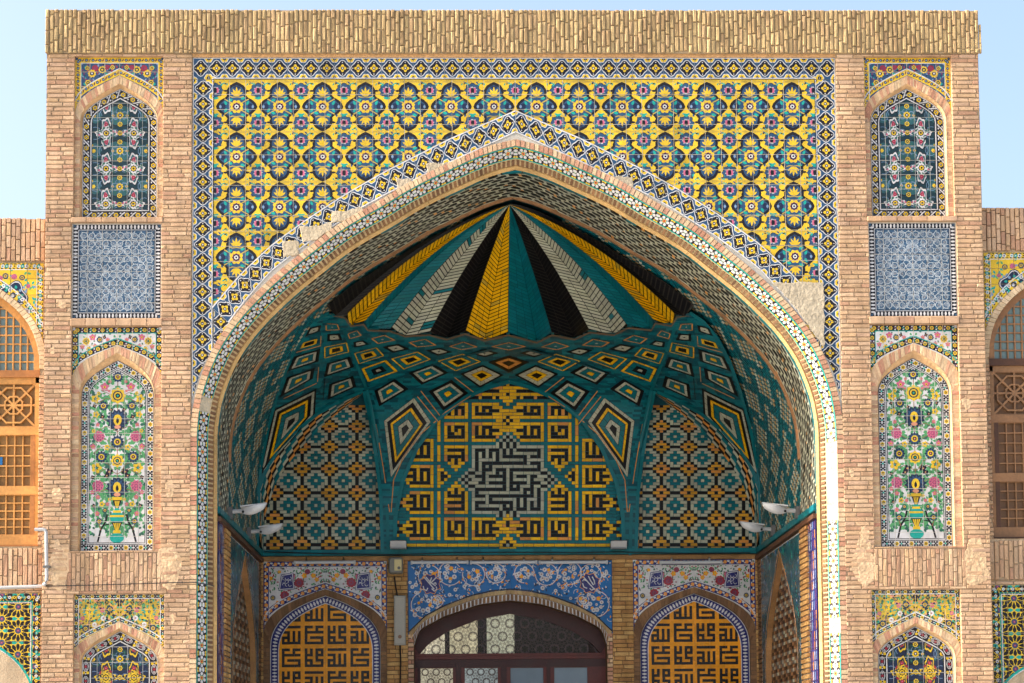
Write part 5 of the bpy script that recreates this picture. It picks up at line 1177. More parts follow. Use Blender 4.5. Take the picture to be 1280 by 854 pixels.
for sx in (-1, 1):
    for x, y, q in ((22, 20, 15), (56, 22, 17), (92, 20, 18), (124, 24, 17), (132, 68, 20), (112, 62, 9)):
        cv.place(sx*x*.01, zt-y*.01, .01, 0, sx); a0 = r.uniform(0, 6)
        cv.arc(0, 0, q, a0, a0+5., 1.3, 'wht', 3, 18); cv.arc(0, 0, q+.9, a0, a0+5., .6, 'red', 2, 18)
        for k in range(7): a = a0+k*.85; flower(cv, q*.45*math.cos(a)*1., q*.45*math.sin(a), r.uniform(2.4, 4.2), ('wht', 'ora', 'wht', 'wht')[k % 4], 4); cv.leaf(q*math.cos(a), q*math.sin(a), a+1, 5, 2.2, ('ora', 'wht', 'nav')[k % 3], 3)
    for k in range(210):
        x, y = r.uniform(2, HX-3), r.uniform(4, 92); cv.place(sx*x*.01, zt-y*.01, .01, 0, sx)
        if k % 4 == 0: flower(cv, 0, 0, r.uniform(1.8, 3.8), 'wht', 5)
        elif k % 4 == 1: cv.leaf(0, 0, r.uniform(0, 6), 4.6, 2., 'ora', 4); cv.arc(0, 0, 5, k, k+2.4, .7, 'wht', 2, 6)
        else: cv.leaf(0, 0, r.uniform(0, 6), 5, 2, 'nav', 2); cv.leaf(1, 2, r.uniform(0, 6), 4, 1.6, 'wht', 2)
    cv.place(sx*1.225, zt-.36, .01, 0, 1)                 # calligraphic star
    cv.rose(0, 0, 17, 8, 'ora', 8, .2, .39, True); cv.rose(0, 0, 16, 8, 'cob', 9, .2, .39, True)
    if sx < 0: S = [[(-10, 11), (-4, 4), (6, -8)], [(-7, 11), (0, 3), (8, -3)], [(2, 10), (-1, 2)], [(9, 10), (3, 4), (0, 1)], [(-11, -3), (-10, -8), (-6, -10), (-4, -6)], [(2, -7), (6, -11), (10, -8), (9, -4)], [(5, 1), (8, 2), (9, -1)]]
    else: S = [[(-9, 9), (-3, 2), (4, -6), (8, -10)], [(-2, 11), (2, 3), (6, -3)], [(4, 10), (7, 4), (8, -2)], [(-11, 0), (-9, -6), (-4, -8)], [(-6, 4), (-9, 6), (-11, 3)], [(0, -8), (3, -11), (8, -8)]]
    for P in S: cv.line(P, 1.7, 'wht', 11)
cv.place(0, 0, 1); fo = full(dO); cv.line([(x, z+.012) for x, z in fo], .018, 'blk', 12); cv.line([(-XD+.008, zsp), (-XD+.008, ZT-.008), (XD-.008, ZT-.008), (XD-.008, zsp)], .014, 'nav', 12)
zl = dO[0][1]-.03
tiles(cv, dsur, [-XD+2*XD*i/12 for i in range(13)], [zl+(ZT-zl)*i/4 for i in range(5)], YB+.01, 'sky', minus=[convexify(closed(fo, zl-1))], gap=.002)
# the glazed door under its fanlight
YD = YB+.35
def dx_(px): return U(px, 835, YD)[0]
def dz_(py): return U(636, py, YD)[1]
mb = MB(); Q = resamp(dI, 25); P_ = resamp(dG, 25)
outF, inF = [(-dI[0][0]-.02, 0)]+full([(x+.02, z+.02) for x, z in Q]), full(P_)
A, B = full([(x+.03 if x else 0, z+.03) for x, z in Q]), full(P_)
for i in range(len(A)-1):
    mb.face([(A[i][0], YD-.02, A[i][1]), (A[i+1][0], YD-.02, A[i+1][1]), (B[i+1][0], YD-.02, B[i+1][1]), (B[i][0], YD-.02, B[i][1])], PAL['mad'])
    mb.face([(B[i][0], YD-.02, B[i][1]), (B[i+1][0], YD-.02, B[i+1][1]), (B[i+1][0], YD+.08, B[i+1][1]), (B[i][0], YD+.08, B[i][1])], PAL['mar'])
zf = dG[0][1]; xw = dI[0][0]
for x in ((-xw-.03, -dG[0][0]+.0), (dG[0][0], xw+.03)): mb.box(x[0], YD-.018, 0, x[1], YD+.08, zf+.12, PAL['mar'])
door = mb.build('entrance_door', M_WOOD, portal, label='dark maroon glazed wooden door with lattice fanlight')
mb = MB(); mb.box(-xw, YD-.05, zf-.075, xw, YD+.05, zf, PAL['mar']); mb.box(-xw, YD-.07, zf-.02, xw, YD-.045, zf+.012, PAL['mar']); mb.box(-xw, YD-.035, zf-.2, xw, YD+.05, zf-.08, PAL['mad']); mb.build('transom', M_WOOD, door)
panes = [(525, 566), (581, 622), (638, 679), (692.5, 734)]; zpt = dz_(835)
prev = -xw
for k, (a, b) in enumerate(panes):
    mb = MB(); mb.box(prev, YD-.03, 0, dx_(a), YD+.05, zf-.075, PAL['mar']); mb.box(prev+.05, YD-.05, 0, max(prev+.09, dx_(a)-.06), YD-.028, zf-.12, PAL['mad']); mb.build('stile', M_WOOD, door); prev = dx_(b)
    mb = MB(); mb.box(dx_(a), YD-.012, zpt, dx_(b), YD+.03, zf-.07, PAL['mar']); mb.build('rail', M_WOOD, door)
    mb = MB(); mb.box(dx_(a), YD+.005, .3, dx_(b), YD+.012, zpt, (lin((196, 188, 160)), lin((150, 160, 158)), lin((120, 138, 152)), lin((128, 146, 160)))[k]); mb.build('pane', M_GLOW if k < 2 else M_GLASS, door)  # first two panes glow by themselves in place of daylight behind them
mb = MB(); mb.box(prev, YD-.03, 0, xw, YD+.05, zf-.075, PAL['mar']); mb.build('stile', M_WOOD, door)
arcp = convexify(closed(full(dG), zf))
for a, b, c, glows in ((523, 556, (232, 222, 190), 1), (556, 562, (20, 18, 20), 0), (562, 597, (206, 196, 160), 1), (597, 608.5, (22, 20, 22), 0), (608.5, 643, (184, 184, 158), 1), (643, 735, (18, 16, 20), 0)):  # cream panes carry the bright view beyond as colour and added glow
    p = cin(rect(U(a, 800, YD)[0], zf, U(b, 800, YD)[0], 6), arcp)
    if len(p) >= 3: mb = MB(); mb.poly(p, PL(YD+.02), 0, lin(c)); mb.build('pane', M_GLOW if glows else M_GLASS, door)
cv = Cv(); st = .36                                       # interlaced star lattice
def girih(cv, x, z, R, c):
    cv.place(x, z, 1)
    for k in range(2): cv.line([(R*math.cos(a), R*math.sin(a)) for a in [math.pi/6*(5*i)+k*0 for i in range(12)]], .011, c, 1+k, True)
    cv.line([(R*.36*math.cos(a), R*.36*math.sin(a)) for a in [i*math.pi/4 for i in range(8)]], .012, c, 3, True)
for i in range(-6, 7):
    for j in range(-1, 4):
        girih(cv, i*.23+(.115 if j % 2 else 0), zf+.08+j*.2, .2, 'lat')
lat = cv.clipped(arcp); lat.build('fanlight_lattice', PL(YD+.004), M_WOOD, door, h0=.0)
cv = Cv()
for k in range(2):
    for i in range(3):
        for j in range(12): girih(cv, dx_(panes[k][0])+.08+i*.17+(.085 if j % 2 else 0), zpt-.06-j*.15, .15, 'mad')
    cl = cv.clipped(rect(dx_(panes[k][0]), .5, dx_(panes[k][1]), zpt)); cl.build('pane_lattice', PL(YD-.0), M_WOOD, door); cv = Cv()
# ---- side walls of the recess
for s in (-1, 1):
    def SM(y, z, h, s=s): return (s*(XS-h)+0*y, y, z)
    def SMf(y, z, h, s=s): return (s*(XS-h), y, z)
    zn = ZS0-.13; ya, yb = 1.62, 5.02; yc, hw = (ya+yb)/2, (yb-ya)/2; arch = pointed(1.42, 3.0, zn-.06, yc, .9, 12, .75); hole = convexify(closed(arch, 0)); fa = [(arch[0][0], 0)]+arch+[(arch[-1][0], 0)]
    mb = MB()
    for p in csubs([rect(.27, 0, YB, ZS0)], [hole]): mb.face([SMf(q[0], q[1], -.012) for q in p], PAL['mod'])
    for a, b in zip(fa, fa[1:]): mb.face([SMf(a[0], a[1], .004), SMf(b[0], b[1], .004), SMf(b[0], b[1], -.1), SMf(a[0], a[1], -.1)], jit(lin((178, 134, 88)), .1))
    sw = mb.build('side_wall', M_BRICK, portal, label='side wall of the recess with a tall pointed niche')
    bl = []
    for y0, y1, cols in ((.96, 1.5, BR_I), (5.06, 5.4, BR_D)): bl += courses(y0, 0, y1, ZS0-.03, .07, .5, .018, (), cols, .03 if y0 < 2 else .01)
    emit_bricks(bl, sw, M_BRICK, M=SMf, maxobj=60)
    mb = MB(); mb.face([SMf(.96, 0, -.004), SMf(1.5, 0, -.004), SMf(1.5, ZS0, -.004), SMf(.96, ZS0, -.004)], PAL['wht']); mb.build('white_joints', M_PLAS, sw)
    mb = MB(); mb.face([SMf(ya-.2, 0, -.09), SMf(yb+.2, 0, -.09), SMf(yb+.2, zn+.2, -.09), SMf(ya-.2, zn+.2, -.09)], PAL['mod'])
    nb = mb.build('niche_back', M_MOS, sw)
    mb = MB()
    for i in range(20):
        for j in range(62):
            y0, z0 = ya+.2+i*.15, 1.4+j*.052; cc = ('wdk', 'wdd', 'ibe', 'wdk', 'dgy', 'ibk')[(i*2+j+(j//4)*3) % 6]
            mb.prism(rect(y0, z0, y0+.14, z0+.045), SMf, -.09, -.083+rnd.uniform(-.002, .002), jit(PAL[cc], .2), 0)
    mb.build('niche_back_bricks', M_MOS, nb, kind='stuff') if 0 else mb.build('niche_back_bricks', M_MOS, sw, kind='stuff')
    cv = Cv(); r = random.Random(9)                        # dark turquoise spandrels
    for i in range(150): cv.place(r.uniform(ya, yb), r.uniform(3, zn), .01); cv.rose(0, 0, r.uniform(3, 6), 6, ('itl', 'sky', 'nav', 'tur')[i % 4], 1, .3); cv.leaf(3, 1, r.uniform(0, 6), 7, 3, ('ior', 'wht', 'tur', 'cob')[i % 4], 2)
    cv.place(0, 0, 1); cv.line([(ya, 2.), (ya, zn), (yb, zn), (yb, 2.)], .03, 'wht', 3); cv.line(fa, .1, 'ior', 4); cv.line([(x, z) for x, z in fa], .03, 'wht', 5)
    tiles(cv, sw, [ya+(yb-ya)*i/9 for i in range(10)], [2.2+(zn-2.2)*i/9 for i in range(10)], 0, 'itd', M=SMf, minus=[hole], gap=.003)
    cv = Cv(); r = random.Random(2)                        # narrow cobalt strip beside the front arch
    for j in range(30):
        z = 1.+j*.13; cv.place(.64, z, .01)
        for q in range(4): cv.line([(-20+q*13, 0), (-20+q*13, 11)], 4, ('wht', 'ora', 'pur', 'lbl')[(q+j//2) % 4], 1)
    tiles(cv, sw, [.36, .64, .92], [1.+.42*i for i in range(10)], 0, 'cob', M=SMf)
    mb = MB(); mb.box(min(s*XS, s*(XS-.05)), .3, ZS0-.1, max(s*XS, s*(XS-.05)), YB-.05, ZS0-.04, PAL['wdd']); mb.build('cable_moulding', M_WOOD, sw)
mb = MB(); mb.box(-XS+.02, YB-.03, ZS0-.075, XS-.02, YB+.008, ZS0-.012, lin((160, 122, 80))); mb.build('brick_fillet', M_BRICK, portal)
# ================================================================== wings to either side
YW = .22
def wing(s):
    q = (lambda px: px) if s < 0 else (lambda px: 1287.5-px)
    zt = UZ(26, 273, YW) if s < 0 else UZ(1257, 260, YW); zp = UZ(26, 327, YW) if s < 0 else UZ(1257, 314, YW); dz = (UZ(1257, 314, YW)-UZ(26, 327, YW)) if s > 0 else 0
    lab = 'low brick building wing with the honey-coloured lattice window' if s < 0 else 'low brick building wing with the dark weathered lattice window'
    w = thing('building_wing', lab, 'building', (s*8.2, YW, 0)); xa = XO-.02; xb = 10.4; xt = XO+.06; xc = abs(UX(-50, 450, YW)) if s < 0 else abs(UX(1336, 450, YW))
    def X(p): return ccw([(s*a, b) for a, b in p])
    zw0, zw1 = UZ(26, 683, YW)+dz*.3, 0; zs0 = UZ(26, 735, YW)+dz*.3; Zz = lambda py: UZ(26, py, YW)+dz
    hwin = xc-abs(UX(49.5, 450, YW)); zsp_ = Zz(461); zap_ = zp-.16
    arch = pointed(hwin, zsp_, zap_, s*xc, .55, 12, .7); hole = convexify(closed(arch, zw0)); tile_r = X(rect(xt, Zz(470), 2*xc-xt, zp-.02))
    low_r = X(rect(xt, 1., 2*xc-xt, zs0-.06))
    mb = MB()
    for p in csubs([X(rect(xa, 0, xb, zt-.01))], [hole]): mb.poly(p, PL(YW+.012), 0, PAL['mor'])
    mb.poly(X(rect(xa, 0, xb, zt-.012)), PL(YW+1.2), 0, PAL['mor']); mb.face([(s*xa, YW+.0, zt-.01), (s*xb, YW+.0, zt-.01), (s*xb, YW+1.2, zt-.01), (s*xa, YW+1.2, zt-.01)], PAL['mor'])
    mb.face([(s*xb, YW, 0), (s*xb, YW+1.2, 0), (s*xb, YW+1.2, zt), (s*xb, YW, zt)], PAL['mor'])
    fa = [(arch[0][0], zw0)]+arch+[(arch[-1][0], zw0)]; ruled(mb, fa, fa, YW, YW+.26, lin((214, 170, 120))); mb.face([(arch[0][0], YW, zw0), (arch[-1][0], YW, zw0), (arch[-1][0], YW+.26, zw0), (arch[0][0], YW+.26, zw0)], lin((210, 175, 130)))
    core = mb.build('wall_core', M_BRICK, w)
    x0, x1 = sorted((s*xa, s*xb))
    par = courses(x0, zp, x1, zt, .062, .2, .012, (), BR_F, .03, True, .004)
    body = courses(x0, 2.6, x1, zp-.02, .0575, .235, .014, [hole, tile_r, low_r, X(rect(xa, zs0, xb, zw0))], BR_F)
    sill = courses(x0, zs0, x1, zw0-.02, .062, .25, .014, (), BR_F, .012, True)
    emit_bricks([b for b in par+sill if abs(b[0][0][0]) < 6.9], core, M_BRICK, maxobj=120, M=PL(YW)); emit_bricks(body+[b for b in par+sill if abs(b[0][0][0]) >= 6.9], core, M_BRICK, M=PL(YW), stuff='wall_bricks')
    # tile spandrel
    ao = pointed(hwin+.1, zsp_-.02, zap_+.1, s*xc, .55, 12, .7); cv = Cv(); x_0, x_1 = sorted((s*xt, s*(2*xc-xt)))
    art_spandrel(cv, s*xc, x_0, Zz(470), x_1, zp-.02, ao, 't', 8.5, 5., 'yel', [], 5, 0)
    r = random.Random(4); dxs = abs(xc-xt)
    for i in range(260):
        x, y = r.uniform(0, dxs*100-9), r.uniform(11, 120); a = r.uniform(0, 6.28)
        for e in (-1, 1): cv.place(s*xc+e*x*.01, zp-.02-y*.01, .01, 0, e); cv.leaf(0, 0, a, 5.5, 3., ('tur', 'grn', 'lbl', 'tur')[i % 4], 1)
    for e in (-1, 1):
        for x, y, q, kd in ((26, 18, 4, 'ros'), (37, 17, 4.4, 'nav'), (16, 19, 4.2, 'nav'), (44, 20, 4, 'ros'), (18, 66, 6.5, 'ros'), (9, 62, 4.6, 'wht'), (10, 76, 4, 'nav'), (30, 62, 4, 'nav'), (45, 62, 4.5, 'ros'), (8, 30, 3, 'ros'), (60, 30, 6, 'nav'), (72, 20, 4, 'ros')):
            cv.place(s*xc-e*(dxs-.115)+e*x*.01, zp-.02-y*.01, .01); flower(cv, 0, 0, q, kd, 3)
        cv.place(s*xc-e*(dxs-.115)+e*.27, zp-.44, .01, .12*e)
        lob = [((15+2.6*math.cos(4*t+.78))*math.cos(t), (15+2.6*math.cos(4*t+.78))*math.sin(t)) for t in [2*math.pi*i/28 for i in range(28)]]
        cv.fan([(a*1.16, b*1.16) for a, b in lob], 'nav', 2); cv.fan([(a*1.08, b*1.08) for a, b in lob], 'wht', 3); cv.fan(lob, 'nav', 4)
        for k in range(10): a = k*.628; cv.leaf(9*math.cos(a), 9*math.sin(a), a+.6, 5, 3.6, ('tur', 'lbl')[k % 2], 5)
        cv.rose(0, 0, 8.6, 8, 'yel', 6, .22); cv.disc(0, 0, 4, 'nav', 7, 8); cv.disc(-.5, -.5, 2.2, 'wht', 8, 6)
    mb = MB(); mbp = csubs([rect(x_0, Zz(470), x_1, zp-.02)], [convexify(closed(ao, Zz(470)-1))])
    for p in mbp: mb.poly(p, PL(YW+.004), 0, PAL['gro'])
    tp = mb.build('tile_spandrel', M_GROUT, w); nxt = round((x_1-x_0)/.2)
    tiles(cv, tp, [x_0+(x_1-x_0)*i/nxt for i in range(nxt+1)], [Zz(470)+(zp-.02-Zz(470))*i/7 for i in range(8)], YW+.002, 'yel', minus=[convexify(closed(ao, Zz(470)-1))], only=lambda x, z: True)
    bl = []; Ao, Ai = resamp(ao, 61), resamp(arch, 61)
    for i in range(60):
        p = [Ao[i], Ao[i+1], Ai[i+1], Ai[i]]; a_, b_ = sum(v[0] for v in p)/4, sum(v[1] for v in p)/4; bl.append((ccw([(a_+(v[0]-a_)*.92, b_+(v[1]-b_)*.94) for v in p]), .014, jit(lin((222, 196, 160)), .1)))
    emit_bricks(bl, core, M_BRICK, M=PL(YW), stuff='window_arch_bricks')
    # lower star panel
    zl1 = zs0-.07; cv = Cv(); x_0, x_1 = sorted((s*xt, s*(2*xc-xt))); xe = x_1 if s < 0 else x_0
    lo = pointed(.62, zl1-1.5, UZ(26, 832 if s < 0 else 860, YW)+.3, s*(xt+.62+.07), .55, 10, .7)
    for p in range(-1, 12):
        for q_ in range(-1, 10):
            cx, cz = xe+(-1 if s < 0 else 1)*(.28+p*.205)*1., zl1-.17-q_*.3-(.15 if p % 2 else 0)
            cv.place(cx, cz, .01)
            for k in range(12): a = k*math.pi/6; cv.poly([(5*math.cos(a-.1), 5*math.sin(a-.1)), (10*math.cos(a-.24), 10*math.sin(a-.24)), (12.6*math.cos(a-.15), 12.6*math.sin(a-.15)), (13.8*math.cos(a), 13.8*math.sin(a)), (12.6*math.cos(a+.15), 12.6*math.sin(a+.15)), (10*math.cos(a+.24), 10*math.sin(a+.24)), (5*math.cos(a+.1), 5*math.sin(a+.1))], 'blk', 2)
            cv.rose(0, 0, 8., 12, 'yel', 3, .5, .26, True); cv.disc(0, 0, 4, 'blu', 4, 10); cv.rose(0, 0, 2.6, 6, 'pur', 5, .3); cv.disc(0, 0, 1, 'pnk', 6, 5)
            for e in (-1, 1): cv.poly([(e*.5, 15), (e*4, 12.6), (e*7.4, 13), (e*7.4, 17), (e*4, 17.4)], 'tur', 3)
    e0 = xe+(-1 if s < 0 else 1)*.05
    border(cv, [(e0, 1.2), (e0, zl1-.05)], 7, 't', 6, 8); border(cv, [(x_0, zl1-.05), (x_1, zl1-.05)], 7, 't', 6, 8)
    cv.place(0, 0, 1); g = .105*(-1 if s < 0 else 1)
    for d, c in ((0, 'tur'), (.018*(-1 if s < 0 else 1), 'wht')): cv.line([(xe+g+d, 1.2), (xe+g+d, zl1-.1-abs(d)), (x_0 if s < 0 else x_1, zl1-.1-abs(d))], .015, c, 9)
    loA = [(x, z) for x, z in lo]; cv.line([(x, z+.03) for x, z in loA], .03, 'tur', 11); cv.line([(x, z-.02) for x, z in loA], .06, 'wht', 10)
    lc = convexify(closed(loA, 1.0))
    mb = MB(); 
    for p in csubs([rect(x_0, 1.2, x_1, zl1)], [lc]): mb.poly(p, PL(YW+.004), 0, PAL['gro'])
    sp = mb.build('star_tile_panel', M_GROUT, w); nxt = round((x_1-x_0)/.2)
    tiles(cv, sp, [x_0+(x_1-x_0)*i/nxt for i in range(nxt+1)], [1.2+(zl1-1.2)*i/round((zl1-1.2)/.2) for i in range(round((zl1-1.2)/.2)+1)], YW+.002, 'yel', minus=[lc], only=lambda x, z: z > 1.9)
    mb = MB(); mb.poly(lc, PL(YW+.14), 0, lin((196, 160, 120))); fl = [(lo[0][0], 1.)]+lo+[(lo[-1][0], 1.)]; ruled(mb, fl, fl, YW, YW+.15, lin((214, 180, 140))); mb.build('lower_niche', M_PLAS, w)
    # wooden window
    hon, hod = ('hon', 'hod') if s < 0 else ('wdk', 'wdd'); YV = YW+.12
    mb = MB(); xg = s*(xc-hwin); d = s
    pj = lambda k: xg+d*k
    def bar(x_a, za, x_b, zb2, c, yo=0., th=.05, mbx=None): (mbx or mb).box(min(x_a, x_b), YV-yo, min(za, zb2), max(x_a, x_b), YV-yo+th, max(za, zb2), jit(PAL[c], .08))
    xm = s*xc; z_1, z_2, z_3 = Zz(462), Zz(535), Zz(612)
    A_ = pointed(hwin, zsp_, zap_, xm, .55, 12, .7); B_ = pointed(hwin-.085, zsp_, zap_-.1, xm, .55, 12, .7)
    for i in range(len(A_)-1):
        for y0, y1, P, Q_ in ((YV, YV, A_, B_), (YV, YV+.05, B_, B_)): mb.face([(P[i][0], y0, P[i][1]), (P[i+1][0], y0, P[i+1][1]), (Q_[i+1][0], y1, Q_[i+1][1]), (Q_[i][0], y1, Q_[i][1])], jit(PAL[hon], .06))
    bar(pj(0), zw0, pj(.075), zsp_, hon); bar(pj(2*hwin), zw0, pj(2*hwin-.075), zsp_, hon)
    win = mb.build('wooden_window', M_WOOD, w, label='honey-coloured lattice window' if s < 0 else 'dark weathered lattice window')
    for za, zb2, o in ((zsp_-.09, zsp_+.0, .03), (zsp_-.16, zsp_-.09, .0), (z_2-.07, z_2+.03, .01), (zw0, zw0+.16, .01), (zw0-.02, zw0+.03, .04), (z_3-.05, z_3+.06, .01)):
        mb = MB(); bar(pj(.0), za, pj(2*hwin), zb2, hon if o < .03 else hod, o); mb.build('rail', M_WOOD, win)
    for k in (.075, hwin-.05): mb = MB(); bar(pj(k), zw0, pj(k+.055), z_2, hod, .005); mb.build('stile', M_WOOD, win)
    gb = MB(); gb.poly(cin(rect(min(pj(0), pj(2*hwin)), zw0, max(pj(0), pj(2*hwin)), zap_), convexify(closed(B_, zw0))), PL(YV+.045), 0, lin((104, 122, 118)) if 0 else lin((150, 112, 60) if s < 0 else (112, 80, 52))); gb.build('shutter_backing', M_WOOD, win)
    gl = MB(); gl.poly(convexify(closed(B_, zsp_)), PL(YV+.03), 0, lin((110, 132, 130))); gl.build('pane', M_GLASS, win)
    cb = convexify(closed(B_, zsp_)); n_ = int((hwin*2)/.09)
    for i in range(1, n_):
        x = pj(2*hwin*i/n_); p = cin(rect(x-.009, zsp_, x+.009, zap_), cb)
        if len(p) > 2: mb = MB(); mb.prism(p, PL(YV+.03), 0, .03, jit(PAL[hon], .1), .002); mb.build('glazing_bar', M_WOOD, win)
    for j in range(1, 9):
        z = zsp_+j*.115; p = cin(rect(min(pj(0), pj(2*hwin)), z-.009, max(pj(0), pj(2*hwin)), z+.009), cb)
        if len(p) > 2: mb = MB(); mb.prism(p, PL(YV+.03), 0, .026, jit(PAL[hon], .1), .002); mb.build('glazing_bar', M_WOOD, win)
    def grid(za, zb2, nx, nz, k0, k1):
        for i in range(nx+1): mb = MB(); x = pj(k0+(k1-k0)*i/nx); bar(x-.008, za, x+.008, zb2, hon, -.015, .025, mb); mb.build('lattice_bar', M_WOOD, win)
        for j in range(nz+1): mb = MB(); z = za+(zb2-za)*j/nz; bar(pj(k0), z-.008, pj(k1), z+.008, hon, -.017, .025, mb); mb.build('lattice_bar', M_WOOD, win)
    for k0, k1 in ((.13, hwin-.05), (hwin+.005, 2*hwin-.075)): n6 = max(3, round((k1-k0)/.1)); grid(z_3+.06, z_2-.07, n6, 5, k0, k1); grid(zw0+.16, z_3-.05, n6, 5, k0, k1)
    cvw = Cv(); zc_ = (z_2+.03+zsp_-.16)/2; hh = (zsp_-.16-z_2-.03)/2
    for m in range(3):
        cx = pj(.075+hh*.98+m*hh*1.96); cvw.place(cx, zc_, hh)
        for k in range(8): a = k*math.pi/4+math.pi/8*0; cvw.line([(0, 0), (1.35*math.cos(a), 1.35*math.sin(a))], .09, hon, 1)
        cvw.line([(.42*math.cos(a), .42*math.sin(a)) for a in [k*math.pi/4+.39 for k in range(8)]], .08, hon, 2, True); cvw.line([(.85*math.cos(a), .85*math.sin(a)) for a in [k*math.pi/4+.39 for k in range(8)]], .08, hon, 3, True)
        cvw.line([(-.98, -.98), (.98, -.98), (.98, .98), (-.98, .98)], .09, hon, 3, True)
    cl = cvw.clipped(rect(min(pj(.075), pj(2*hwin-.075)), z_2+.03, max(pj(.075), pj(2*hwin-.075)), zsp_-.16)); ml = MB()
    for l, c, p in cl.p: ml.prism(p, PL(YV+.04), 0, .03+l*.002, jit(PAL[c], .1), 0)
    ml.build('star_lattice', M_WOOD, win)
    for (k, z, c) in ((.62, z_2-.28, 'sky'), (.53, z_2-.4, 'sky'), (.62, z_2-.52, 'blu'), (.68, zc_, 'cob')):
        mb = MB(); x = pj(k); mb.box(x-.04, YV+.02, z-.05, x+.04, YV+.03, z+.05, PAL[c]); mb.build('coloured_pane', M_GLASS, win)
    return w
for s in (-1, 1): wing(s)
# ================================================================== fixtures
def lamp(px, py, L, s, label, yd):
    x0 = s*(XS-.03); _, z0 = U(px, py, yd)
    t = thing('wall_lamp', label, 'lamp', (x0, yd, z0), 'lamp heads on the recess side walls')
    V = []; F = []; n = 12; k = 8; d = -s
    for i in range(n+1):                                    # leaf-shaped shell, flat on top
        u = i/n; x = x0+d*(.14+L*u); w = .1*math.sin(math.pi*min(1, .12+.88*(1-u))**.8)*(1-.25*u)+.006; dep = .115*math.sin(math.pi*(.22+.78*(1-u))*.86)**.9*(1-u)**.25+.012
        tilt = .05*u
        for j in range(k+1): a = math.pi*j/k; V.append((x, yd-w*math.cos(a), z0+.05+tilt-dep*math.sin(a)))
    for i in range(n):
        for j in range(k): a = i*(k+1)+j; F.append([a, a+1, a+k+2, a+k+1])
        F.append([i*(k+1), (i+1)*(k+1), (i+1)*(k+1)+k, i*(k+1)+k])
    F.append(list(range(k+1))); link('lamp_shell', V, F, [PAL['wme']]*len(F), M_METAL, t, smooth=False)
    mb = MB(); mb.box(min(x0+d*.14, x0+d*(.16+L*.97)), yd-.118, z0+.052, max(x0+d*.14, x0+d*(.16+L*.97)), yd+.118, z0+.068, PAL['gry'])
    mb.V = [(a, b if abs(a-x0) < .5*L else yd+(b-yd)*.35, c+.05*max(0, (abs(a-x0)-.14)/L)) for a, b, c in mb.V]; mb.build('lamp_lid', M_METAL, t)
    mb = MB(); mb.tube([(x0, yd, z0-.0), (x0+d*.1, yd, z0+.01), (x0+d*.22, yd, z0+.015)], .03, PAL['gry']); mb.build('arm', M_METAL, t)
    mb = MB(); mb.box(min(x0-d*.03, x0+d*.03), yd-.06, z0-.1, max(x0-d*.03, x0+d*.03), yd+.06, z0+.06, PAL['dgy']); mb.build('bracket', M_METAL, t)
    mb = MB(); mb.tube([(x0+d*.17, yd-.04, z0-.005), (x0+d*.17, yd-.05, z0-.005)], .018, PAL['ibk']); mb.build('bolt', M_METAL, t)
def side_y(px, s):                                           # depth on the side wall from picture column
    lo, hi = .3, 5.4
    for _ in range(40):
        m = (lo+hi)/2; x = UX(px, 650, m)
        if (s > 0 and x < XS) or (s < 0 and -x < XS): lo = m
        else: hi = m
    return lo
for px, py, L, s, lb in ((998, 639, .33, 1, 'pale leaf-shaped lamp head nearest the sunlit jamb of the arch'), (967, 662, .33, 1, 'pale leaf-shaped lamp head on the same wall, deeper in past the sunlit jamb'),
                         (286.5, 640, .33, -1, 'pale leaf-shaped lamp head nearest the shaded jamb of the arch'), (310, 665, .33, -1, 'pale leaf-shaped lamp head on the same wall, deeper in past the shaded jamb')):
    lamp(px, py, L, s, lb, side_y(px, s)-.1)
for px, lb in ((498, 'grey floodlight box over the electric meter'), (773, 'grey floodlight box over the bare brick pilaster without a meter')):
    x, z = U(px, 681, YB-.12); t = thing('floodlight', lb, 'floodlight', (x, YB-.16, z-.05), 'floodlights on the string course')
    mb = MB(); mb.box(x-.12, YB-.24, z-.065, x+.12, YB-.1, z+.045, PAL['gry']); 
    mb.V = [(a, b+(.05 if c < z else 0), c) for a, b, c in mb.V]; mb.build('housing', M_METAL, t)
    mb = MB(); mb.box(x-.11, YB-.235, z-.08, x+.11, YB-.11, z-.064, PAL['dgy']); mb.build('lens', M_GLASS, t)
    for e in (-1, 1): mb = MB(); mb.box(x+e*.122-.006, YB-.2, z-.03, x+e*.122+.006, YB-.05, z+.0, PAL['dgy']); mb.build('bracket_arm', M_METAL, t)
    for k in range(5): mb = MB(); mb.box(x-.1, YB-.22+k*.024, z+.044, x+.1, YB-.212+k*.024, z+.056, PAL['dgy']); mb.build('cooling_fin', M_METAL, t)
x, z = U(495, 708, YB); t = thing('electric_meter', 'old grey electric meter with a yellow face on the brick pilaster', 'electric meter', (x, YB, z))
mb = MB(); mb.prism([(x-.11, z-.1), (x-.09, z-.125), (x+.09, z-.125), (x+.11, z-.1), (x+.11, z+.1), (x+.085, z+.13), (x-.085, z+.13), (x-.11, z+.1)], PL(YB-.01), -.01, .13, lin((110, 108, 98)), .02); mb.build('case', M_METAL, t)
mb = MB(); mb.prism(rect(x-.02, z-.08, x+.09, z+.09), PL(YB-.14), 0, .006, lin((198, 184, 130)), .002); mb.build('face_plate', M_METAL, t)
mb = MB(); mb.prism([(x+.05+.025*math.cos(a), z-.04+.025*math.sin(a)) for a in [i*.785 for i in range(8)]], PL(YB-.146), 0, .01, PAL['dgy'], .003); mb.build('dial', M_METAL, t)
x, z = U(500, 776, YB); zl, zh = UZ(500, 807, YB), UZ(500, 745, YB); t = thing('cable_box', 'tall shallow grey steel cable box below the electric meter', 'junction box', (x, YB, zl))
mb = MB(); mb.prism(rect(x-.09, zl, x+.09, zh), PL(YB-.01), -.01, .06, lin((150, 148, 138)), .006); mb.build('case', M_METAL, t)
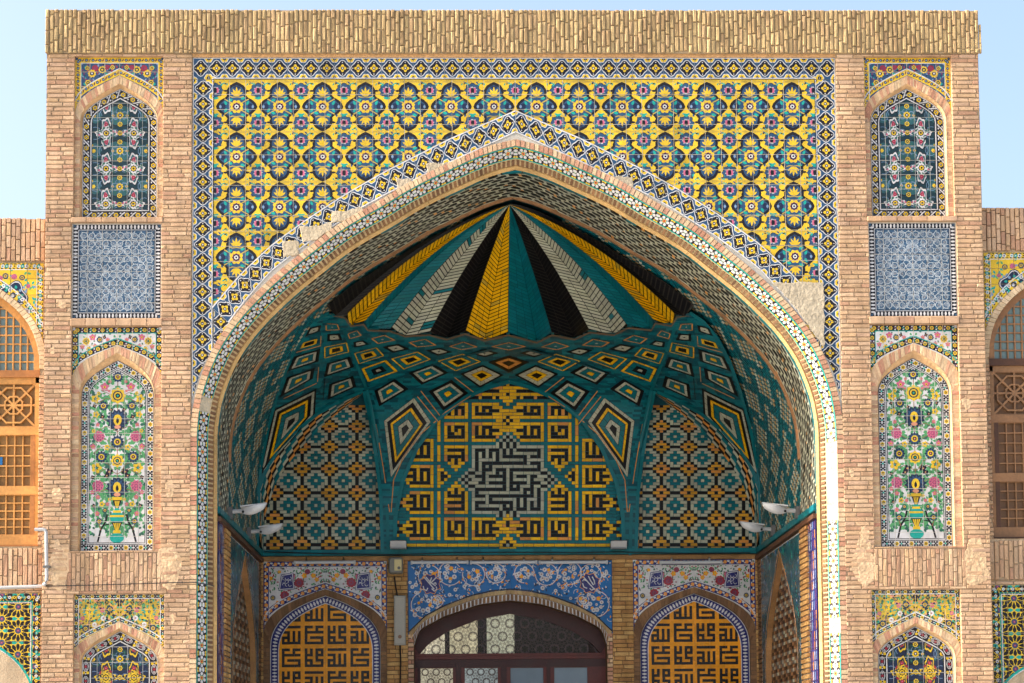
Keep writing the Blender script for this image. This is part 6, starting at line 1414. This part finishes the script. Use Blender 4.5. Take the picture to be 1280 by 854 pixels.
mb = MB(); mb.prism(rect(x-.07, zl+.03, x+.07, zh-.03), PL(YB-.07), 0, .008, lin((164, 160, 148)), .003); mb.build('lid', M_METAL, t)
mb = MB(); mb.prism([(x+.03*math.cos(a), zl+.13+.03*math.sin(a)) for a in [i*.785 for i in range(8)]], PL(YB-.078), 0, .006, lin((128, 92, 66)), .002); mb.build('rusty_lock', M_METAL, t)
def cable(name, label, pts, r=.008, c='ibk'):
    t = thing(name, label, 'cable', pts[0]); mb = MB(); mb.tube(pts, r, PAL[c], 6); mb.build('sheath', M_METAL, t)
x2_ = UX(493, 730, YB)
cable('cable', 'pair of dark wires from the meter down to the cable box', [(x2_, YB-.03, bz_(720)), (x2_+.02, YB-.035, bz_(733)), (x2_+.05, YB-.03, bz_(746))], .012)
cable('cable', 'dark cable hanging below the cable box', [(x, YB-.03, zl), (x+.01, YB-.03, zl-.25), (x-.005, YB-.03, zl-.8), (x, YB-.02, zl-1.3)], .012)
cable('cable', 'thin black cable strung across the pier and wing with the grey pipe', [(UX(p, q, -.02), (-.028 if p > 54 else .17), UZ(p, q, -.02)) for p, q in ((-20, 735), (20, 734), (50, 733), (58, 733), (120, 731.5), (170, 730), (215, 728.5), (243, 728), (262, 731), (268, 733))], .006)
cable('cable', 'black cable sagging along the turquoise string course', [(UX(p, q, YB-.09), YB-.085, UZ(p, q, YB-.09)) for p, q in ((330, 690), (400, 692), (498, 693.5), (560, 691), (640, 690.5), (720, 691), (773, 690), (860, 692), (938, 691))], .008)
for a, b, lb in ((513, 586, 'white fluorescent tube over the door next to the meter'), (587, 672, 'white fluorescent tube centred over the door'), (673, 760, 'white fluorescent tube over the door next to the bare pilaster'), (367, 445, 'white fluorescent tube over the orange panel next to the meter'), (824, 903, 'white fluorescent tube over the orange panel away from the meter')):
    py = 703.5; xa_, z = U(a, py, YB-.06); xb_, _ = U(b, py, YB-.06); t = thing('tube_light', lb, 'lamp', ((xa_+xb_)/2, YB-.05, z), 'fluorescent tubes along the rear wall')
    mb = MB(); mb.tube([(xa_+.03, YB-.075, z), (xb_-.03, YB-.075, z)], .022, PAL['wme']); mb.build('tube', M_METAL, t)
    mb = MB(); mb.box(xa_+.005, YB-.05, z-.01, xb_-.005, YB+.01, z+.03, PAL['gry']); mb.build('batten', M_METAL, t)
    for q in (xa_+.02, xb_-.02): mb = MB(); mb.box(q-.015, YB-.1, z-.03, q+.015, YB-.05, z+.028, PAL['gry']); mb.build('end_cap', M_METAL, t)
    for f in (.2, .8): q = xa_+(xb_-xa_)*f; mb = MB(); mb.box(q-.012, YB-.03, z+.025, q+.012, YB+.02, z+.09, PAL['gry']); mb.build('clip', M_METAL, t)
pp = [(43.5, 662), (54, 662), (56.5, 663), (57.8, 665.5), (58, 680), (58.5, 720), (58.2, 726), (57, 729.3), (55, 730.6), (53, 731), (40, 731.5), (-8, 733)]
t = thing('conduit_pipe', 'pale grey bent conduit pipe below the honey-coloured window', 'pipe', (UX(58, 700, -.03), 0, UZ(58, 700, 0)))
P3 = [(UX(a, b, -.04), -.045 if a > 53.5 or b < 670 else .15, UZ(a, b, -.04)) for a, b in pp]
mb = MB(); mb.tube(P3, .022, PAL['gry']); mb.build('pipe', M_METAL, t)
for k in (5,): mb = MB(); a = P3[k]; mb.box(a[0]-.04, -.07, a[2]+.1, a[0]+.04, .02, a[2]+.13, PAL['dgy']); mb.build('clamp', M_METAL, t)
# ================================================================== ground
mb = MB(); G_ = 900.; mb.face([(-G_, -G_, 0), (G_, -G_, 0), (G_, G_, 0), (-G_, G_, 0)], lin((204, 200, 192)))
g = mb.build('ground', M_PAVE); g['kind'] = 'structure'; g['label'] = 'pale stone paved courtyard in front of the portal'; g['category'] = 'ground'
